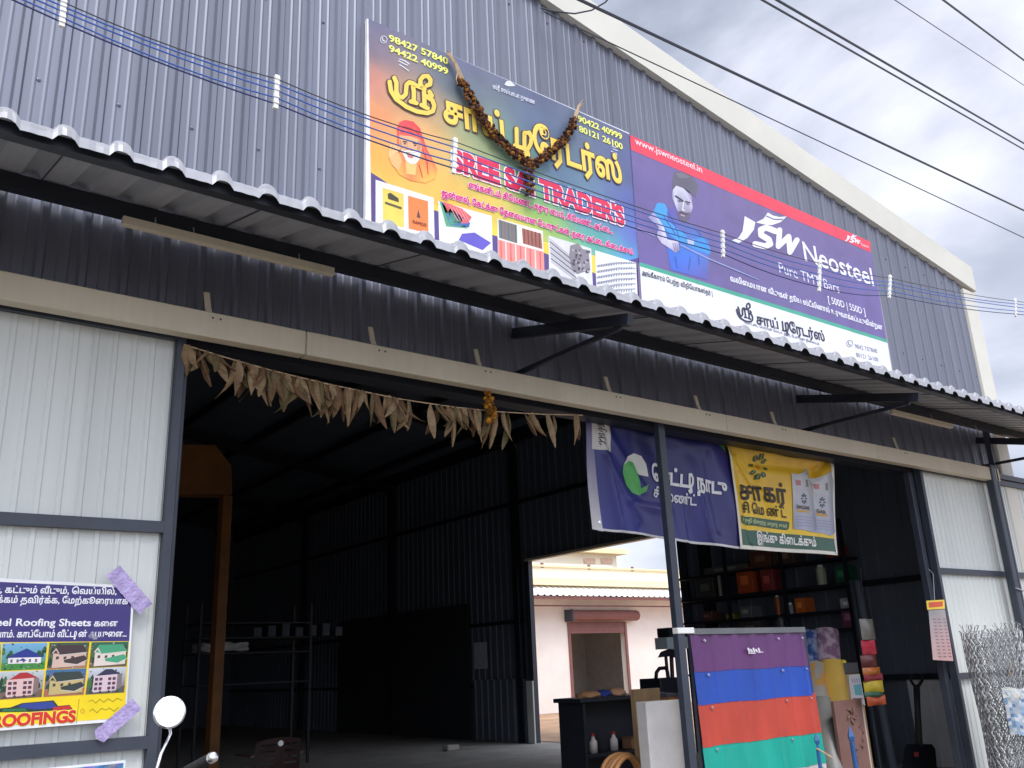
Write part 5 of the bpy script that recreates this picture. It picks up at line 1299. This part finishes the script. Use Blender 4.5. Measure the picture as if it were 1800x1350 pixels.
c_ = at(792, 1311, 14.5); c_.z = GZ; tag(obj('stone_block', B(c_+Vector((-.13, -.1, .001)), c_+Vector((.13, .1, .1)), .02), M_CONC), 'small grey block lying on the shop floor before the dark wall', 'block')
# ------------------------------------------------------------------ shelves of goods along the side wall at right
XS = 10.85
shv = thing('goods_shelf', 'dark shelving unit full of cartons and tins along the right inner wall', 'shelf', (XS, 8.4, GZ))
lv = [atx(1350, v, XS).z for v in (988, 1037, 1082, 1110)]
levels = [at_ for at_ in (atx(1400, 989, XS).z, atx(1400, 1033, XS).z, atx(1400, 1078, XS).z, atx(1400, 1110, XS).z, atx(1400, 1180, XS).z)]
for z in levels: obj('board', B((XS-.02, 6.9, z-.03), (XW-.13, 9.9, z)), M_BLACK, shv)
for y in (6.9, 7.9, 8.9, 9.9): obj('upright', B((XS-.03, y-.025, GZ), (XS+.0, y+.025, levels[0]+.5)), M_BLACK, shv)
goods = [((1292, 1319), 0, .36, (190, 84, 40), 'orange carton on the upper shelf at left', 1), ((1334, 1355), 0, .3, (150, 60, 60), 'red topped carton on the upper shelf beside the orange one', 1), ((1428, 1443), 0, .24, (180, 186, 160), 'pale tin on the upper shelf near its middle', 1),
         ((1465, 1486), 0, .22, (40, 96, 70), 'green carton on the upper shelf at right', 1), ((1256, 1261), 0, .4, (150, 146, 136), 'thin pale bottle on the upper shelf far left', 1), ((1220, 1250), 0, .3, (70, 72, 66), 'dull grey carton at the left end of the upper shelf', 1),
         ((1356, 1364), 1, .24, (170, 86, 40), 'narrow orange tin on the middle shelf', 2), ((1393, 1409), 1, .2, (214, 110, 44), 'bright orange carton on the middle shelf', 2), ((1473, 1495), 1, .14, (186, 188, 192), 'white carton on the middle shelf at right', 2), ((1295, 1316), 1, .16, (110, 112, 110), 'grey carton on the middle shelf at left', 2), ((1375, 1386), 1, .12, (140, 140, 146), 'small grey tin left of the bright orange carton', 2), ((1270, 1284), 1, .08, (150, 140, 60), 'low yellowish packet on the middle shelf at left', 2), ((1228, 1246), 1, .14, (100, 64, 54), 'brown packet at the left end of the middle shelf', 2),
         ((1478, 1499), 2, .26, (120, 70, 92), 'purple carton on the lower shelf at right', 3), ((1360, 1372), 2, .2, (90, 96, 96), 'dark grey tin on the lower shelf', 3), ((1300, 1330), 2, .18, (74, 70, 66), 'wide dull carton on the lower shelf at left', 3),
         ((1315, 1350), -1, .24, (104, 66, 48), 'brown carton on the top of the shelving at left', 0), ((1354, 1391), -1, .22, (92, 72, 62), 'longer dull brown carton on the top of the shelving', 0), ((1451, 1471), -1, .16, (150, 70, 54), 'reddish carton on the top of the shelving at right', 0), ((1232, 1306), -1, .1, (96, 98, 90), 'flat grey sheet pile on top of the shelving', 0)]
for (u0, u1), lev, h, c, lab, zi in goods:
    z = levels[zi]; vv = 1000+40*lev
    y0, y1 = sorted((atx(u0, vv, XS).y, atx(u1, vv, XS).y))
    kind = 'tin' if ' tin ' in lab else 'bottle' if 'bottle' in lab else 'packet' if 'packet' in lab else 'sheet_pile' if 'pile' in lab else 'carton'
    t = thing(kind, lab, kind.replace('_', ' '), (XS+.12, (y0+y1)/2, z), 'goods on the shelves')
    if kind in ('tin', 'bottle'):
        r_ = (y1-y0)/2; bm = bmesh.new(); lathe(bm, (XS+.02+r_, (y0+y1)/2, z+.001), (0, 0, 1), ((0, r_), (h*.9, r_), (h, r_*.8)), 14); obj('body', bm, ink(c), t)
        bm = bmesh.new(); lathe(bm, (XS+.02+r_, (y0+y1)/2, z+.002+h), (0, 0, 1), ((0, r_*.6), (.03, r_*.55)), 12); obj('cap', bm, M_WPLA, t)
    else:
        obj('body', B((XS+.01, y0, z+.001), (XS+.26, y1, z+h), .004), ink(c), t)
        obj('label', B((XS+.005, y0+(y1-y0)*.25, z+h*.35), (XS+.0085, y0+(y1-y0)*.75, z+h*.7)), ink(tuple(min(255, int(k*1.35+20)) for k in c)), t)
for i, (u, v, u2, v2, r_, lab) in enumerate(((1496, 1022, 1516, 1150, .035, 'grey pipe leaning at the right end of the shelving, left one'), (1506, 1022, 1531, 1150, .05, 'pale grey pipe leaning at the right end of the shelving, thicker one'))):
    A, Bt = at(u, v, 6.75), at(u2, v2, 6.6); bm = bmesh.new(); d = (Bt-A).normalized(); tube(bm, [A, A+d*((GZ-A.z)/d.z)], r_, 12)
    tag(obj('pipe', bm, M_DARK if i == 0 else M_INNER), lab, 'pipe')
# ------------------------------------------------------------------ overhead wires
M_WBLK = mat('black_cable', S(62, 66, 76), .5, 0, .1, 20); M_WBLU = mat('blue_cable', S(66, 104, 184), .45, 0, .1, 20); M_WDK = mat('dark_blue_cable', S(40, 54, 110), .5, 0, .1, 20)
SPC = [(112, 2, 47, 108), (487, 136, 191, 484), (800, 246, 305, 797), (1270, 408, 452, 1271), (1441, 460, 512, 1440), (1565, 487, 524, 1563), (1785, 528, 556, 1785)]
YW = 3.0
fr = [.05, .22, .42, .66, .86]
names = ['thin black service wire, uppermost of the bundle held by white spacers', 'blue service wire, second from the top of the spaced bundle', 'blue service wire in the middle of the spaced bundle', 'blue service wire, second from the bottom of the spaced bundle', 'dark blue service wire, lowest of the spaced bundle']
def wx(k, f):
    u, v0, v1, _ = SPC[k]; return at(u, v0+(v1-v0)*f, YW)
for i, f in enumerate(fr):
    P_ = [wx(k, f) for k in range(7)]
    a = P_[0]+(P_[0]-P_[1]).normalized()*6+Vector((0, 0, .55)); z_ = P_[-1]+(P_[-1]-P_[-2]).normalized()*8+Vector((0, 0, .2))
    P_ = [a]+P_+[z_]; out_ = []
    for k in range(len(P_)-1):
        for j in range(6):
            t = j/6; out_.append(P_[k]+(P_[k+1]-P_[k])*t-Vector((0, 0, (.018+.006*math.sin(i*2.3+k))*4*t*(1-t) if 0 < k < 7 else 0)))
    out_.append(P_[-1])
    bm = bmesh.new(); tube(bm, out_, .0033 if i else .0026, 5)
    tag(obj('service_wire', bm, (M_WBLK, M_WBLU, M_WBLU, M_WBLU, M_WDK)[i]), names[i], 'wire', 'service wires held by spacers')
for k, lab in enumerate(('white spacer clip at the top left corner before the grey wall', 'white spacer clip between the left corner and the rainbow sign', 'white spacer clip in front of the red lettering of the rainbow sign', 'white spacer clip in front of the printed man on the purple sign', 'white spacer clip in front of the lettering on the purple sign', 'white spacer clip right of the purple sign before the grey wall', 'white spacer clip far right against the sky')):
    u, v0, v1, u2 = SPC[k]; A, Bt = at(u, v0-3, YW), at(u2, v1, YW); bm = bmesh.new()
    bar(bm, A, Bt, .019, .014, up=(0, 1, 0))
    d = Bt-A
    for f in fr: c_ = A+d*(.06+f*.9); box(bm, c_+Vector((-.0105, -.011, -.004)), c_+Vector((.0105, .011, .004)))
    tag(obj('spacer_clip', bm, M_WPLA), lab, 'spacer', 'white spacers on the service wires')
for (u0, v0, u1, v1, y0, y1, r_, lab) in (
        (1020, 0, 1800, 370, 3.2, 4.2, .011, 'thick power line passing lowest but one across the sky'),
        (957, 21, 1800, 418, 4.86, 4.4, .006, 'thin line running from the roof edge, lowest across the sky'),
        (1340, 0, 1800, 263, 3.4, 4.4, .010, 'lower wire of the close pair crossing the sky'),
        (1366, 0, 1800, 252, 3.4, 4.4, .012, 'upper wire of the close pair crossing the sky'),
        (1573, 0, 1800, 150, 4, 5, .006, 'thin wire high in the right of the sky'),
        (1658, 0, 1800, 106, 3.6, 4.2, .013, 'thick wire across the top right corner of the sky')):
    A, Bt = at(u0, v0, y0), at(u1, v1, y1); d = Bt-A
    S0 = A-d*.0 if u0 == 957 else A-d*1.6
    E_ = Bt+d*1.5; bm = bmesh.new(); M_ = []
    for j in range(25):
        t = j/24; p = S0+(E_-S0)*t; M_.append(p)
    sag_ = [4*(j/24)*(1-j/24) for j in range(25)]
    s0 = [0]*25
    tube(bm, M_, r_, 6); tag(obj('power_line', bm, M_WBLK), lab, 'wire', 'power lines across the sky')
bm = bmesh.new(); tube(bm, [at(950, 14, 4.86), at(975, 20, 4.8), at(1010, 24, 4.7), at(1040, 18, 4.6), at(1064, 4, 4.5), at(1080, -14, 4.4), at(1120, -80, 4.2)], .007)
tag(obj('power_line', bm, M_WBLK), 'slack black wire looping from the roof edge at the top of the picture', 'wire', 'power lines across the sky')
# ------------------------------------------------------------------ motorcycle (only mirror and grip reach into view)
mk = thing('motorcycle', 'parked motorcycle with a round chrome mirror and a grip, mostly below the view', 'motorcycle', (.78, 3.0, GZ))
MP = at(298, 1252, 3.34)
nrm = Vector((-.15, -.96, .1)).normalized()
bm = bmesh.new(); lathe(bm, MP, nrm, ((-.03, .02), (-.022, .042), (-.004, .052), (.002, .054), (.004, .0525)), 28); mh = obj('mirror', bm, M_CHROME, mk, True)
bm = bmesh.new(); lathe(bm, MP+nrm*.0045, nrm, ((0, .0485), (.001, .048)), 28); obj('mirror_glass', bm, mat('mirror_glass', (.95, .96, .97), .03, 1, .0), mh)
E1, E2 = at(283, 1325, 3.3), at(268, 1380, 3.28)
bm = bmesh.new(); tube(bm, [MP-nrm*.028, at(300, 1290, 3.36), at(293, 1305, 3.34), E1, E2], .0055, 8); obj('mirror_stem', bm, M_CHROME, mh, True)
G1_, G2_ = at(378, 1329, 3.0), at(318, 1362, 3.17)
bm = bmesh.new(); lathe(bm, G1_, (G2_-G1_), ((0, .012), (.006, .017), (.022, .0175), (.026, .014)), 16); gr_ = obj('bar_end', bm, M_CHROME, mk, True)
bm = bmesh.new(); d_ = (G2_-G1_).normalized(); lathe(bm, G1_+d_*.027, d_, tuple((i*.006, .0165+.0012*(i % 2)) for i in range(22)), 16); obj('grip', bm, M_RUB, mk)
HB = Vector((.78, 3.36, -.36))
bm = bmesh.new(); tube(bm, [G1_+d_*.15, E2+Vector((.02, 0, -.02)), HB+Vector((.12, 0, 0)), HB, HB+Vector((-.12, 0, 0)), HB+Vector((-.3, -.08, .03)), HB+Vector((-.40, -.26, .0))], .011, 8); obj('handlebar', bm, M_CHROME, mk, True)
bm = bmesh.new(); lathe(bm, HB+Vector((-.40, -.26, .0)), Vector((.1, .18, .03)), tuple((i*.006, .0165+.0012*(i % 2)) for i in range(22)), 14); obj('grip', bm, M_RUB, mk)
FW, RW = Vector((.78, 3.95, GZ+.3)), Vector((.78, 2.65, GZ+.3))
for c_ in (FW, RW):
    bm = bmesh.new(); tube(bm, [c_+Vector((0, math.cos(a)*.25, math.sin(a)*.25)) for a in [k*2*math.pi/32 for k in range(33)]], .048, 8, False); ty = obj('wheel', bm, M_RUB, mk, True)
    bm = bmesh.new(); lathe(bm, c_+Vector((-.05, 0, 0)), (1, 0, 0), ((0, .05), (.1, .05)), 12)
    for k in range(10): a = k*math.pi/5; tube(bm, [c_, c_+Vector((0, math.cos(a)*.22, math.sin(a)*.22))], .006, 4)
    obj('rim', bm, M_CHROME, ty)
for s_ in (-.08, .08):
    bm = bmesh.new(); tube(bm, [FW+Vector((s_, 0, 0)), HB+Vector((s_, .02, -.06))], .018, 8); obj('fork', bm, M_CHROME, mk)
M_TK = mat('black_gloss_paint', S(26, 26, 30), .15, 0, .05)
bm = bmesh.new(); bmesh.ops.create_uvsphere(bm, u_segments=18, v_segments=10, radius=1)
for v in bm.verts: v.co = Vector((v.co.x*.13+.78, v.co.y*.27+3.2, v.co.z*.11+GZ+.76))
obj('tank', bm, M_TK, mk, True)
obj('seat', B((.66, 2.4, GZ+.72), (.90, 3.02, GZ+.79), .03), M_RUB, mk)
bm = bmesh.new(); tube(bm, [HB+Vector((0, -.05, -.1)), (.78, 3.25, GZ+.42), (.78, 2.95, GZ+.36), RW], .025, 8); tube(bm, [HB+Vector((0, -.05, -.1)), (.78, 3.0, GZ+.68), (.78, 2.45, GZ+.68)], .022, 8); obj('frame', bm, M_BLACK, mk)
obj('engine', B((.66, 2.95, GZ+.3), (.90, 3.4, GZ+.58), .03), M_INNER, mk)
bm = bmesh.new(); lathe(bm, (.78, 3.52, GZ+.86), (0, 1, .0), ((0, .05), (.05, .085), (.08, .09), (.09, .085)), 16); obj('headlight', bm, M_CHROME, mk, True)
bm = bmesh.new(); tube(bm, [(.66, 3.0, GZ+.34), (.50, 2.95, GZ)], .012, 6); obj('stand', bm, M_BLACK, mk)
